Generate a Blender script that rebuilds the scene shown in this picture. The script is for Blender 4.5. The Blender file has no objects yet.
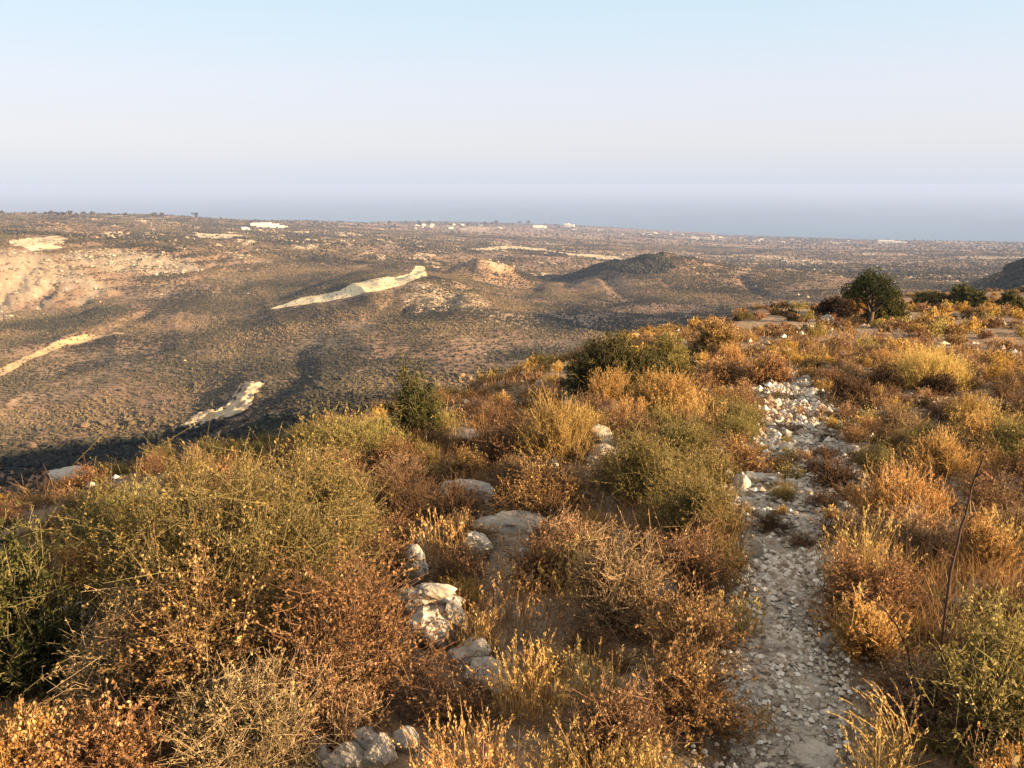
import bpy, math, random
import numpy as np
from mathutils import Vector

# ------------------------------------------------------------------ camera, light, exposure
PITCH = math.radians(14.2)
F_PX = 790.0
EYE = 1.65
SUN_AZ = math.radians(114.0)      # clockwise from the view direction (+Y)
SUN_EL = math.radians(13.8)
SUN_POWER = 5.0
SKY_POWER = 0.05
EXPOSURE = 2.28
HAZE_DENSITY = 1.1e-4

scene = bpy.context.scene
C = scene.collection
cam_data = bpy.data.cameras.new("camera")
cam_data.sensor_width = 36.0
cam_data.lens = F_PX * 36.0 / 1024.0
cam_data.clip_start = 0.05
cam_data.clip_end = 300000.0
cam = bpy.data.objects.new("camera", cam_data)
cam.location = (0, 0, EYE)
cam.rotation_euler = (math.radians(90) - PITCH, 0, 0)
C.objects.link(cam)
scene.camera = cam

world = bpy.data.worlds.new("World")
scene.world = world
world.use_nodes = True
wn = world.node_tree
sky = wn.nodes.new("ShaderNodeTexSky")
sky.sky_type = 'NISHITA'
sky.sun_disc = False
sky.sun_elevation = SUN_EL
sky.sun_rotation = SUN_AZ
sky.altitude = 300.0
sky.air_density = 1.0
sky.dust_density = 1.0
sky.ozone_density = 1.0
# thin evening haze high in the air: pale lavender low down, light blue above; unseen zenith brightened to fill the shadows
dirn = wn.nodes.new("ShaderNodeTexCoord"); sep = wn.nodes.new("ShaderNodeSeparateXYZ")
wn.links.new(dirn.outputs["Generated"], sep.inputs[0])
rmp = wn.nodes.new("ShaderNodeValToRGB")
SKY_STOPS = [(0.0, (3.28, 3.62, 4.22)), (0.02, (3.42, 3.62, 4.16)), (0.05, (3.8, 3.78, 4.1)), (0.11, (3.85, 3.98, 4.42)), (0.17, (3.45, 4.05, 4.55)), (0.225, (3.05, 3.95, 4.5)), (0.34, (3.8, 4.3, 4.6)), (1.0, (5.6, 5.4, 5.1))]
while len(rmp.color_ramp.elements) < len(SKY_STOPS): rmp.color_ramp.elements.new(0.5)
for e, (p, c) in zip(rmp.color_ramp.elements, SKY_STOPS):
    e.position = p; e.color = (*[v / 6 for v in c], 1)
wn.links.new(sep.outputs["Z"], rmp.inputs["Fac"])
gain = wn.nodes.new("ShaderNodeVectorMath"); gain.operation = 'SCALE'; gain.inputs["Scale"].default_value = 5.2
wn.links.new(rmp.outputs[0], gain.inputs[0])
mixn = wn.nodes.new("ShaderNodeMix"); mixn.data_type = 'RGBA'; mixn.inputs[0].default_value = 0.9
wn.links.new(sky.outputs[0], mixn.inputs[6]); wn.links.new(gain.outputs[0], mixn.inputs[7])
wn.nodes["Background"].inputs["Strength"].default_value = SKY_POWER
wn.links.new(mixn.outputs[2], wn.nodes["Background"].inputs["Color"])

SUN_DIR = Vector((math.sin(SUN_AZ) * math.cos(SUN_EL), math.cos(SUN_AZ) * math.cos(SUN_EL), math.sin(SUN_EL)))
sun_data = bpy.data.lights.new("sun", 'SUN')
sun_data.energy = SUN_POWER
sun_data.angle = math.radians(0.6)
sun_data.color = (1.0, 0.715, 0.405)
sun = bpy.data.objects.new("sun", sun_data)
sun.rotation_euler = SUN_DIR.to_track_quat('Z', 'Y').to_euler()
C.objects.link(sun)

scene.view_settings.view_transform = 'Standard'
scene.view_settings.look = 'None'
scene.view_settings.gamma = 1.0
scene.view_settings.use_curve_mapping = False
scene.view_settings.exposure = EXPOSURE
scene.render.engine = 'CYCLES'
cy = scene.cycles
cy.max_bounces = 6
cy.diffuse_bounces = 3
cy.glossy_bounces = 2
cy.transmission_bounces = 3
cy.transparent_max_bounces = 8
cy.volume_bounces = 0
cy.use_denoising = True

# ------------------------------------------------------------------ numeric helpers
def smooth(a, b, x):
    t = np.clip((np.asarray(x, float) - a) / (b - a), 0, 1)
    return t * t * (3 - 2 * t)

def hash2(ix, iy, seed):
    h = (ix.astype(np.int64) * 374761393 + iy.astype(np.int64) * 668265263 + seed * 1442695041) & 0xFFFFFFFF
    h = ((h ^ (h >> 13)) * 1274126177) & 0xFFFFFFFF
    h = ((h ^ (h >> 16)) * 2246822519) & 0xFFFFFFFF
    return (h ^ (h >> 15)).astype(np.float64) / 4294967295.0

def noise(x, y, scale, seed=0):
    x = np.asarray(x, float) / scale
    y = np.asarray(y, float) / scale
    ix = np.floor(x); iy = np.floor(y)
    fx = x - ix; fy = y - iy
    fx = fx * fx * fx * (fx * (fx * 6 - 15) + 10)
    fy = fy * fy * fy * (fy * (fy * 6 - 15) + 10)
    a = hash2(ix, iy, seed); b = hash2(ix + 1, iy, seed)
    c = hash2(ix, iy + 1, seed); d = hash2(ix + 1, iy + 1, seed)
    return (a + (b - a) * fx) * (1 - fy) + (c + (d - c) * fx) * fy - 0.5

def fbm(x, y, scale, octaves=3, seed=0):
    t = 0; amp = 1.0
    for k in range(octaves):
        t = t + amp * noise(x, y, scale / 2 ** k, seed + 17 * k)
        amp *= 0.5
    return t

def pchip(xk, yk, x):
    xk = np.asarray(xk, float); yk = np.asarray(yk, float)
    h = np.diff(xk); s = np.diff(yk) / h
    m = np.zeros_like(yk)
    same = s[:-1] * s[1:] > 0
    w1 = 2 * h[1:] + h[:-1]; w2 = h[1:] + 2 * h[:-1]
    den = np.where(same, w1 / np.where(same, s[:-1], 1) + w2 / np.where(same, s[1:], 1), 1)
    m[1:-1] = np.where(same, (w1 + w2) / den, 0)
    m[0], m[-1] = s[0], s[-1]
    i = np.clip(np.searchsorted(xk, x) - 1, 0, len(h) - 1)
    t = np.clip((x - xk[i]) / h[i], 0, 1)
    return ((2*t**3 - 3*t**2 + 1) * yk[i] + (t**3 - 2*t**2 + t) * h[i] * m[i]
            + (-2*t**3 + 3*t**2) * yk[i+1] + (t**3 - t**2) * h[i] * m[i+1])

CP, SP = math.cos(PITCH), math.sin(PITCH)
def ray(px, py):
    x = (px - 512.0) / F_PX; yd = (py - 384.0) / F_PX
    return np.array((x, CP - yd * SP, -SP - yd * CP))
def az_of(px, py=300.0):
    r = ray(px, py)
    return math.degrees(math.atan2(r[0], r[1]))
def z_at(az_deg, py, d):
    yd = (py - 384.0) / F_PX
    hy = CP - yd * SP
    return EYE + d * (-SP - yd * CP) * math.cos(math.radians(az_deg)) / hy

# ------------------------------------------------------------------ the lie of the land
SEA_Z = -300.0
COL = {   # columns of the survey: (row seen, distance in metres)
    -250: [(470,360),(400,470),(340,640),(300,740),(250,860),(236,960),(226,1400),(215,2400)],
    0:   [(470,360),(400,470),(340,660),(318,800),(292,850),(246,925),(238,1000),(228,1400),(213,2400)],
    150: [(455,342),(400,425),(340,600),(300,765),(262,920),(244,1010),(231,1500),(214,2450)],
    300: [(432,286),(400,346),(350,482),(306,655),(280,860),(255,1080),(240,1500),(226,2500),(220,3200)],
    380: [(425,280),(400,338),(350,455),(300,610),(283,660),(270,860),(252,1200),(240,1600),(228,2800),(221,4200)],
    430: [(425,270),(400,330),(350,430),(300,560),(275,650),(270,860),(254,1300),(243,1700),(229,3000),(221.5,4700)],
    490: [(425,265),(400,330),(350,450),(310,600),(288,760),(274,980),(250,1500),(232,3000),(222.5,5000)],
    560: [(425,250),(380,350),(330,520),(300,700),(280,920),(256,1500),(240,2500),(228,4500),(224.5,5200)],
    645: [(400,280),(350,420),(310,640),(290,800),(274,1100),(256,1650),(241,2700),(232,4500),(230,5200)],
    700: [(380,300),(330,480),(300,740),(276,1200),(256,1900),(244,3000),(236,4500),(234,5200)],
    800: [(360,320),(320,520),(296,800),(272,1300),(256,2000),(246,3000),(239,4300),(237,4800)],
    870: [(350,330),(310,560),(290,850),(270,1350),(256,2100),(246,3200),(240,4200)],
    1024: [(350,330),(310,560),(290,850),(268,1500),(256,2200),(248,3200),(243,4100)],
    1300: [(350,330),(310,560),(290,850),(268,1500),(256,2200),(249,3200),(245,3900)],
}
LD = np.linspace(math.log(120), math.log(16000), 420)
_cols = []
for px, pts in COL.items():
    a = az_of(px)
    ds = [p[1] for p in pts]; zs = [z_at(a, p[0], p[1]) for p in pts]
    z0 = zs[0] - 0.10 * (ds[0] - 160)
    ds = [110] + ds; zs = [min(zs) - 8 if False else zs[0] - 6.0] + zs
    zl, dl = zs[-1], ds[-1]
    fall = max((zl - SEA_Z) / 0.075, 260)
    ds += [dl + fall * 0.5, dl + fall * 1.05, 17000]; zs += [zl + (SEA_Z - zl) * 0.55, SEA_Z - 5, SEA_Z - 5]
    _cols.append((a, pchip(np.log(ds), zs, LD)))
_az = np.array([c[0] for c in _cols]); _tab = np.array([c[1] for c in _cols])
AZG = np.arange(-60, 60.01, 0.25)
_g = np.array([pchip(_az, _tab[:, j], np.clip(AZG, _az[0], _az[-1])) for j in range(len(LD))]).T
_k = np.exp(-0.5 * (np.arange(-28, 29) / 11.0) ** 2); _k /= _k.sum()
_gp = np.pad(_g, ((28, 28), (0, 0)), mode='edge')
FAR = sum(_k[i] * _gp[i:i + len(AZG)] for i in range(57))

BRK = np.array([(-180, 60), (-140, 20), (-90, 6), (-45, 6.2), (-33, 6.8), (-22, 7.6), (-12, 8.6), (-6, 9.4), (0, 11.5), (4, 14.5), (8, 19),
                (12, 28), (16, 42), (20, 66), (26, 100), (33, 125), (60, 140), (120, 120), (180, 60)], float)
FALL = np.array([(-180, .35), (-60, .60), (-26, .55), (-18, .36), (-13, .24), (-8, .185), (-3, .163), (2, .140), (8, .113), (14, .085), (20, .10), (26, .20), (60, .2), (180, .35)], float)

MOUND = []   # small hills beyond the valley: x, y, builder
def _at(px, d):
    a = math.radians(az_of(px)); return d * math.sin(a), d * math.cos(a)
M1 = _at(490, 860); M2 = _at(660, 930); M3 = _at(1185, 560)

CLIFFS = [(*_at(60, 850), 75), (*_at(10, 880), 70), (*_at(150, 930), 75), (*_at(-70, 840), 90), (*_at(215, 960), 60), (*_at(438, 590), 55)]
def far_height(x, y):
    d = np.hypot(x, y); az = np.degrees(np.arctan2(x, y))
    u = (np.clip(az, -60, 60) + 60) / 0.25
    v = (np.log(np.clip(d, 121, 15900)) - LD[0]) / (LD[1] - LD[0])
    i = np.clip(u.astype(int), 0, len(AZG) - 2); j = np.clip(v.astype(int), 0, len(LD) - 2)
    fu = np.clip(u - i, 0, 1); fv = np.clip(v - j, 0, 1)
    z = (FAR[i, j] * (1 - fu) + FAR[i + 1, j] * fu) * (1 - fv) + (FAR[i, j + 1] * (1 - fu) + FAR[i + 1, j + 1] * fu) * fv
    w = smooth(200, 500, d) * smooth(-299, -270, z)
    near = 1 - 0.55 * smooth(1500, 4000, d)
    z = z + w * near * (4.5 * fbm(x, y, 190, 2, 5) + 1.6 * noise(x, y, 30, 9))
    # gullies running down the far valley side
    w2 = smooth(230, 330, d) * (1 - smooth(1000, 1400, d))
    z = z + w2 * (4.2 * (0.22 - np.abs(noise(x + 0.4 * y, y * 0.5, 38, 78))) + 1.5 * (0.22 - np.abs(noise(x + 0.3 * y, y * 0.7, 13, 79))))
    g = np.abs(noise(x + 25 * noise(x, y, 120, 61), y * 0.35, 70, 77))
    z = z - 3.0 * smooth(0.16, 0.0, g) * smooth(260, 420, d) * (1 - smooth(800, 1100, d))
    # the eroded cliff at the left: buttresses and gullies
    for (qx, qy, qr) in CLIFFS:
        w_ = smooth(1.0, 0.5, np.hypot((x - qx) / qr, (y - qy) / (qr * 0.8)))
        z = z + w_ * (11.0 * np.abs(noise(x, y * 0.35, 32, 151)) + 6.0 * np.abs(noise(x, y * 0.4, 12, 152)) - 4.0)
    # little butte with a flat pale top
    r = np.hypot((x - M1[0]) / 1.25, y - M1[1]) + 7 * noise(x, y, 16, 31)
    z = z + 13.0 * smooth(48, 16, r) + 8.0 * smooth(22, 14, r + 4 * noise(x, y, 7, 35))
    # conical hill, steep on its left flank
    a = x - M2[0]; b = y - M2[1]
    a = a + 9 * noise(x, y, 30, 32)
    a = a + 12 * noise(x, y, 17, 33); prof = np.where(a < 0, 1 + a / 112.0, np.exp(-(np.maximum(a, 0) / 150.0) ** 1.3))
    prof = prof - 0.22 * smooth(0.45, 1.0, prof)
    z = z + 46.0 * np.clip(prof, 0, 1) * np.exp(-(np.abs(b) / (85 + 0.25 * np.abs(a))) ** 1.7) * (1 + 0.12 * noise(x, y, 22, 34))
    # wooded hill at the right
    a = x - M3[0]; b = y - M3[1]
    prof = np.where(a < 0, 1 + a / 118.0, np.exp(-(np.maximum(a, 0) / 160.0) ** 2))
    z = z + 64.0 * np.clip(prof, 0, 1) ** 0.9 * np.exp(-(b / 110) ** 2)
    # field terraces: the ground steps down along its contours
    t = 0.9 * smooth(600, 900, d) * (1 - smooth(2600, 3600, d)) * smooth(-0.05, 0.2, noise(x, y, 420, 41))
    st = 6.0; q = z / st; fr = q - np.floor(q)
    z = z * (1 - t) + t * st * (np.floor(q) + smooth(0.62, 1.0, fr))
    return np.maximum(z, SEA_Z - 5)

def fg_height(x, y):
    d = np.hypot(x, y); az = np.degrees(np.arctan2(x, y))
    slope = 0.128 + 0.012 * smooth(10, -5, az)
    z = -slope * np.maximum(y, 0) + 0.03 * np.minimum(y, 0)
    z = z - 0.07 * np.maximum(-1.9 - x, 0) ** 1.15
    z = z - 0.0012 * np.maximum(x, 0) ** 1.3
    b = np.interp(az, BRK[:, 0], BRK[:, 1]); f = np.interp(az, FALL[:, 0], FALL[:, 1])
    s = np.maximum(d - b * (1 + 0.25 * noise(x, y, 9, 3)), 0)
    z = z - f * s * s / (s + 5 + 0.15 * b)
    # lumps, hummocks and shallow ledges
    z = z + 0.22 * noise(x, y, 3.1, 1) * smooth(2, 5, d) + 0.10 * noise(x, y, 1.1, 2) + 0.035 * noise(x, y, 0.35, 4)
    z = z + smooth(12, 40, d) * 0.9 * noise(x, y, 14, 6) + smooth(60, 160, d) * 5 * fbm(x, y, 70, 2, 8)
    return z

def _path():
    rows = [(840,790,95),(768,785,82),(700,790,66),(640,776,46),(590,785,42),(540,785,44),(490,782,60),(450,795,52),(410,800,26),(385,790,14),(365,770,6)]
    out = []
    for py, px, hw in rows:
        r = ray(px, py); t = -EYE / (r[2] + 0.130 * r[1])
        out.append((t * r[1], t * r[0], hw / F_PX * t))
    return np.array(out).T
PATH = _path()
def path_coord(x, y):
    """distance from the middle of the footpath, and the half width there"""
    py_, px_, hw_ = PATH
    return np.abs(x - np.interp(y, py_, px_)), np.interp(y, py_, hw_)

def H(x, y):
    x = np.asarray(x, float); y = np.asarray(y, float)
    a = fg_height(x, y)
    d = np.hypot(x, y)
    pd, pw = path_coord(x, y)
    a = a - 0.05 * smooth(1.3, 0.5, pd / pw) * smooth(26, 15, y) * smooth(-3, 0, y)
    b = far_height(x, y)
    k = 6.0                              # smooth maximum where the slope meets the valley floor
    h = np.clip(0.5 + 0.5 * (b - a) / k, 0, 1)
    m = a * (1 - h) + b * h + k * h * (1 - h)
    return np.where(d < 60, a, m)

_T = np.exp(np.linspace(math.log(0.8), math.log(14000), 6000))
def on_ground(px, py):
    r = ray(px, py)
    P = _T[:, None] * r[None, :]
    below = (P[:, 2] + EYE) < H(P[:, 0], P[:, 1])
    if not below.any():
        return None
    k = int(np.argmax(below))
    t0, t1 = _T[max(k - 1, 0)], _T[k]
    for _ in range(12):
        t = 0.5 * (t0 + t1)
        if EYE + t * r[2] < float(H(t * r[0], t * r[1])): t1 = t
        else: t0 = t
    return float(t1 * r[0]), float(t1 * r[1])
def upright(px, py, y0):
    """the point seen at (px, py) on the upright plane y = y0"""
    r = ray(px, py) * (y0 / ray(px, py)[1])
    return float(r[0]), float(r[2] + EYE)
def G(x, y):
    return float(H(x, y))

# ------------------------------------------------------------------ mesh and material helpers
def mesh_from(name, verts, faces, mat=None, attrs=None, smooth_shade=False):
    """verts (n,3); faces (m,k) all with the same corner count, or a list of such arrays"""
    if not isinstance(faces, (list, tuple)): faces = [faces]
    faces = [np.asarray(f, np.int32) for f in faces if len(f)]
    me = bpy.data.meshes.new(name)
    nv = len(verts); nl = sum(f.size for f in faces); nf = sum(len(f) for f in faces)
    me.vertices.add(nv); me.loops.add(nl); me.polygons.add(nf)
    me.vertices.foreach_set("co", np.asarray(verts, np.float32).ravel())
    me.loops.foreach_set("vertex_index", np.concatenate([f.ravel() for f in faces]))
    tot = np.concatenate([np.full(len(f), f.shape[1], np.int32) for f in faces])
    start = np.concatenate([[0], np.cumsum(tot)[:-1]]).astype(np.int32)
    me.polygons.foreach_set("loop_start", start)
    me.polygons.foreach_set("use_smooth", np.full(nf, smooth_shade, bool))
    for k, v in (attrs or {}).items():
        at = me.attributes.new(k, 'FLOAT', 'POINT')
        at.data.foreach_set("value", np.asarray(v, np.float32))
    me.update(calc_edges=True)
    if mat: me.materials.append(mat)
    return me

def link(name, me, parent=None):
    o = bpy.data.objects.new(name, me); C.objects.link(o)
    if parent: o.parent = parent
    return o
def tag(o, label=None, cat=None, group=None, kind=None):
    if label: o["label"] = label
    if cat: o["category"] = cat
    if group: o["group"] = group
    if kind: o["kind"] = kind
    return o

class N:
    """a small wrapper for writing node materials"""
    def __init__(self, name, rough=0.95):
        self.m = bpy.data.materials.new(name); self.m.use_nodes = True
        self.t = self.m.node_tree
        self.b = self.t.nodes["Principled BSDF"]
        self.b.inputs["Roughness"].default_value = rough
        self.b.inputs["Specular IOR Level"].default_value = 0.15
        self.out = self.t.nodes["Material Output"]
    def n(self, kind, **kw):
        nd = self.t.nodes.new(kind)
        for k, v in kw.items():
            if hasattr(nd, k): setattr(nd, k, v)
            else: nd.inputs[k].default_value = v
        return nd
    def l(self, a, b): self.t.links.new(a, b)
    def noise(self, scale, detail=4, rough=0.6, coord='Object', vec=None):
        nd = self.n("ShaderNodeTexNoise"); nd.inputs["Scale"].default_value = scale
        nd.inputs["Detail"].default_value = detail; nd.inputs["Roughness"].default_value = rough
        if vec is None:
            vec = self.n("ShaderNodeTexCoord").outputs[coord]
        self.l(vec, nd.inputs["Vector"]); return nd.outputs["Fac"]
    def ramp(self, fac, stops):
        nd = self.n("ShaderNodeValToRGB"); cr = nd.color_ramp
        while len(cr.elements) < len(stops): cr.elements.new(0.5)
        for e, (p, c) in zip(cr.elements, stops):
            e.position = p; e.color = (*c, 1) if len(c) == 3 else c
        self.l(fac, nd.inputs["Fac"]); return nd.outputs["Color"]
    def mix(self, fac, a, b, blend='MIX'):
        nd = self.n("ShaderNodeMix", data_type='RGBA', blend_type=blend)
        for s, i in ((fac, 0), (a, 6), (b, 7)):
            if hasattr(s, "is_linked"): self.l(s, nd.inputs[i])
            elif i == 0: nd.inputs[0].default_value = s
            else: nd.inputs[i].default_value = (*s, 1)
        return nd.outputs[2]
    def math(self, op, a, b=0.0):
        nd = self.n("ShaderNodeMath", operation=op)
        for i, s in enumerate((a, b)):
            if hasattr(s, "is_linked"): self.l(s, nd.inputs[i])
            else: nd.inputs[i].default_value = s
        return nd.outputs[0]
    def attr(self, name):
        return self.n("ShaderNodeAttribute", attribute_name=name).outputs["Fac"]
    def bump(self, h, strength=0.5, dist=0.02):
        nd = self.n("ShaderNodeBump"); nd.inputs["Strength"].default_value = strength; nd.inputs["Distance"].default_value = dist
        self.l(h, nd.inputs["Height"]); self.l(nd.outputs[0], self.b.inputs["Normal"])
    def color(self, c):
        self.l(c, self.b.inputs["Base Color"]); return self

def leaf_material(name, stops, trans=0.3, vary=0.25):
    k = N(name)
    t = k.attr("tint")
    col = k.ramp(t, stops)
    oi = k.n("ShaderNodeObjectInfo").outputs["Random"]
    hsv = k.n("ShaderNodeHueSaturation")
    k.l(k.math('ADD', k.math('MULTIPLY', oi, vary * 2), 1 - vary), hsv.inputs["Value"])
    k.l(k.math('ADD', k.math('MULTIPLY', k.math('FRACT', k.math('MULTIPLY', oi, 7.31)), 0.03), 0.485), hsv.inputs["Hue"])
    k.l(col, hsv.inputs["Color"])
    di = k.n("ShaderNodeBsdfDiffuse"); tr = k.n("ShaderNodeBsdfTranslucent"); mx = k.n("ShaderNodeMixShader")
    mx.inputs[0].default_value = trans
    k.l(hsv.outputs[0], di.inputs["Color"]); k.l(hsv.outputs[0], tr.inputs["Color"])
    k.l(di.outputs[0], mx.inputs[1]); k.l(tr.outputs[0], mx.inputs[2]); k.l(mx.outputs[0], k.out.inputs["Surface"])
    return k.m
# ------------------------------------------------------------------ ground, sea, haze
def polygon_mask(poly, x, y):
    inside = np.zeros(len(x), bool)
    n = len(poly)
    for i in range(n):
        x0, y0 = poly[i]; x1, y1 = poly[(i + 1) % n]
        c = ((y0 > y) != (y1 > y))
        with np.errstate(divide='ignore', invalid='ignore'):
            xi = x0 + (y - y0) * (x1 - x0) / (y1 - y0 + 1e-12)
        inside ^= c & (x < xi)
    return inside
def ground_poly(pix):
    return [on_ground(*p) for p in pix if on_ground(*p)]

dense = np.arange(-47, 47.001, 0.088)
AZ = np.radians(np.concatenate([np.arange(-180, -47, 1.4), dense, np.arange(48, 180, 1.4)]))
R = np.exp(np.linspace(math.log(0.30), math.log(11000), 1120))
nA, nR = len(AZ), len(R)
GX = (R[:, None] * np.sin(AZ)[None, :]).ravel(); GY = (R[:, None] * np.cos(AZ)[None, :]).ravel()
GZ = H(GX, GY)
GD = np.hypot(GX, GY)

# where pale limestone and bare earth lie open (kept per vertex, mixed with noise in the material)
slope_n = noise(GX, GY, 300, 91)
pale = 0.16 * smooth(0.02, 0.42, fbm(GX, GY, 95, 3, 12)) * smooth(150, 300, GD) * (1 - smooth(3500, 5000, GD))
q = GZ / 6.0 + 0.5 * noise(GX, GY, 160, 44)
fr = q - np.floor(q)
terr = smooth(0.78, 0.88, fr) * smooth(-0.25, 0.0, noise(GX, GY, 230, 45)) * smooth(750, 1000, GD) * (1 - smooth(3800, 4600, GD))
terr = terr * smooth(-0.15, 0.15, noise(GX, GY, 45, 48))
pale = np.maximum(pale, 1.0 * terr)
pale = np.maximum(pale, 0.7 * smooth(0.31, 0.36, noise(GX, GY * 0.5, 150, 47) + 0.12 * noise(GX, GY, 20, 49)) * smooth(1100, 1500, GD))
# eroded spur below the white track, the cliff at the left, the butte top
def blob(px, py, rx, ry, s=1.0, ragged=0.45):
    c = on_ground(px, py)
    if c is None: return 0
    r = np.hypot((GX - c[0]) / rx, (GY - c[1]) / ry) + ragged * fbm(GX, GY, min(rx, ry) * 0.6, 3, int(px) + 3)
    return s * smooth(1.0, 0.55, r)
for b in ((438, 300, 42, 70, .55), (330, 335, 34, 60, .30), (470, 300, 22, 40, .5), (520, 315, 60, 50, .35)):
    pale = np.maximum(pale, blob(*b))
quarry = np.zeros_like(pale)
for b in ((60, 290, 60, 42, 1.0), (25, 262, 62, 36, .9), (150, 262, 75, 40, 1.0), (-60, 300, 90, 60, .9), (215, 252, 66, 34, .9), (115, 262, 60, 36, 1.0)):
    quarry = np.maximum(quarry, blob(*b))
quarry = quarry * smooth(-0.34, -0.06, fbm(GX, GY * 0.45, 30, 4, 52))
r1 = np.hypot((GX - M1[0]) / 1.25, GY - M1[1])
pale = np.maximum(pale, 0.9 * smooth(20, 11, r1 + 6 * noise(GX, GY, 9, 3)))
scrubless = np.clip(pale + quarry, 0, 1)

idx = np.arange(nA * nR).reshape(nR, nA)
nx = np.roll(np.arange(nA), -1)
quads = np.stack([idx[:-1, :], idx[:-1, nx], idx[1:, nx], idx[1:, :]], -1).reshape(-1, 4)[:, ::-1]
cap = np.stack([np.full(nA, nA * nR), idx[0, nx], idx[0, :]], -1)
k = N("ground_soil")
pos = k.n("ShaderNodeNewGeometry").outputs["Position"]
n_big = k.noise(0.012, 5, 0.6, vec=pos); n_mid = k.noise(0.35, 5, 0.65, vec=pos); n_fine = k.noise(28.0, 4, 0.7, vec=pos); n_peb = k.noise(9.0, 5, 0.7, vec=pos)
far_soil = k.ramp(n_mid, [(0.32, (0.090, 0.057, 0.035)), (0.46, (0.155, 0.100, 0.061)), (0.58, (0.215, 0.142, 0.088)), (0.72, (0.33, 0.235, 0.15))])
far_soil = k.mix(k.ramp(n_big, [(0.35, (0, 0, 0)), (0.65, (1, 1, 1))]), far_soil, (0.165, 0.100, 0.060))
near_soil = k.ramp(n_peb, [(0.25, (0.085, 0.058, 0.040)), (0.5, (0.17, 0.115, 0.075)), (0.66, (0.26, 0.19, 0.13)), (0.80, (0.42, 0.37, 0.31))])
near_soil = k.mix(k.ramp(n_fine, [(0.45, (0, 0, 0)), (0.75, (0.6, 0.6, 0.6))]), near_soil, (0.30, 0.22, 0.14))
soil = k.mix(k.attr("near"), far_soil, near_soil)
pale_c = k.ramp(k.noise(0.22, 6, 0.7, vec=pos), [(0.30, (0.16, 0.11, 0.07)), (0.5, (0.31, 0.24, 0.16)), (0.7, (0.44, 0.37, 0.27))])
pm = k.math('MULTIPLY', k.attr("pale"), k.math('ADD', k.math('MULTIPLY', n_mid, 1.6), 0.25))
soil = k.mix(pm, soil, pale_c)
# ploughed and fallow fields of different earth, as tracts with straight-ish edges
fv = k.n("ShaderNodeTexVoronoi", feature='F1'); fv.inputs["Scale"].default_value = 0.010; k.l(pos, fv.inputs["Vector"])
sepc = k.n("ShaderNodeSeparateColor"); k.l(fv.outputs["Color"], sepc.inputs[0])
tract = k.ramp(sepc.outputs[0], [(0.0, (0.72, 0.66, 0.60)), (0.5, (1.0, 1.0, 1.0)), (1.0, (1.28, 1.22, 1.12))])
soil = k.mix(k.attr("fields"), soil, k.mix(1.0, soil, tract, 'MULTIPLY'))
q_c = k.ramp(k.noise(0.16, 8, 0.8, vec=pos), [(0.30, (0.11, 0.082, 0.055)), (0.42, (0.16, 0.122, 0.085)), (0.58, (0.24, 0.192, 0.138)), (0.75, (0.34, 0.285, 0.21))])
soil = k.mix(k.attr("quarry"), soil, q_c)
k.color(soil)
k.bump(k.math('ADD', n_fine, k.math('MULTIPLY', n_peb, 2.0)), 0.7, 0.02)
near_a = 1 - smooth(60, 140, GD)
app = lambda a, v: np.append(a, v)
ground = link("ground", mesh_from("ground", np.append(np.stack([GX, GY, GZ], 1), [[0, 0, G(0, 0)]], 0), [quads, cap], k.m,
        {"pale": app(pale, 0), "near": app(near_a, 1), "quarry": app(quarry, 0), "fields": app(smooth(850, 1150, GD), 0)}, True))
tag(ground, "dry rocky hillside and valley falling away to a coastal plain", "ground", kind="structure")
GROUND_MAT = k.m

def patch(name, mask, lift, mat):
    """a sheet lying on the ground over the grid cells of MASK"""
    f = quads[mask[quads].sum(1) >= 3]
    u, inv = np.unique(f, return_inverse=True)
    v = np.stack([GX[u], GY[u], GZ[u] + (lift[u] if hasattr(lift, '__len__') else lift)], 1)
    return link(name, mesh_from(name, v, inv.reshape(-1, 4), mat, None, True))

# the sea
ring = np.array([0, 1500, 3000, 6000, 12000, 24000, 48000, 95000.0])
aa = np.linspace(0, 2 * np.pi, 161)[:-1]
sv = [(0, 0, SEA_Z)] + [(r * math.sin(a), r * math.cos(a), SEA_Z) for r in ring[1:] for a in aa]
sf = [[1 + j * 160 + i, 1 + j * 160 + (i + 1) % 160, 1 + (j + 1) * 160 + (i + 1) % 160, 1 + (j + 1) * 160 + i][::-1] for j in range(len(ring) - 2) for i in range(160)]
sc3 = [[0, 1 + (i + 1) % 160, 1 + i] for i in range(160)]
k = N("sea_water", 0.42)
k.b.inputs["Base Color"].default_value = (0.03, 0.075, 0.13, 1)
k.b.inputs["Specular IOR Level"].default_value = 0.5
sn = k.noise(0.0006, 5, 0.6, vec=k.n("ShaderNodeNewGeometry").outputs["Position"])
k.color(k.ramp(sn, [(0.35, (0.022, 0.062, 0.115)), (0.65, (0.040, 0.095, 0.155))]))
sea = tag(link("sea", mesh_from("sea", np.array(sv), [np.array(sf), np.array(sc3)], k.m)), "calm hazy blue sea reaching to the horizon", "sea", kind="structure")

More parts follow.
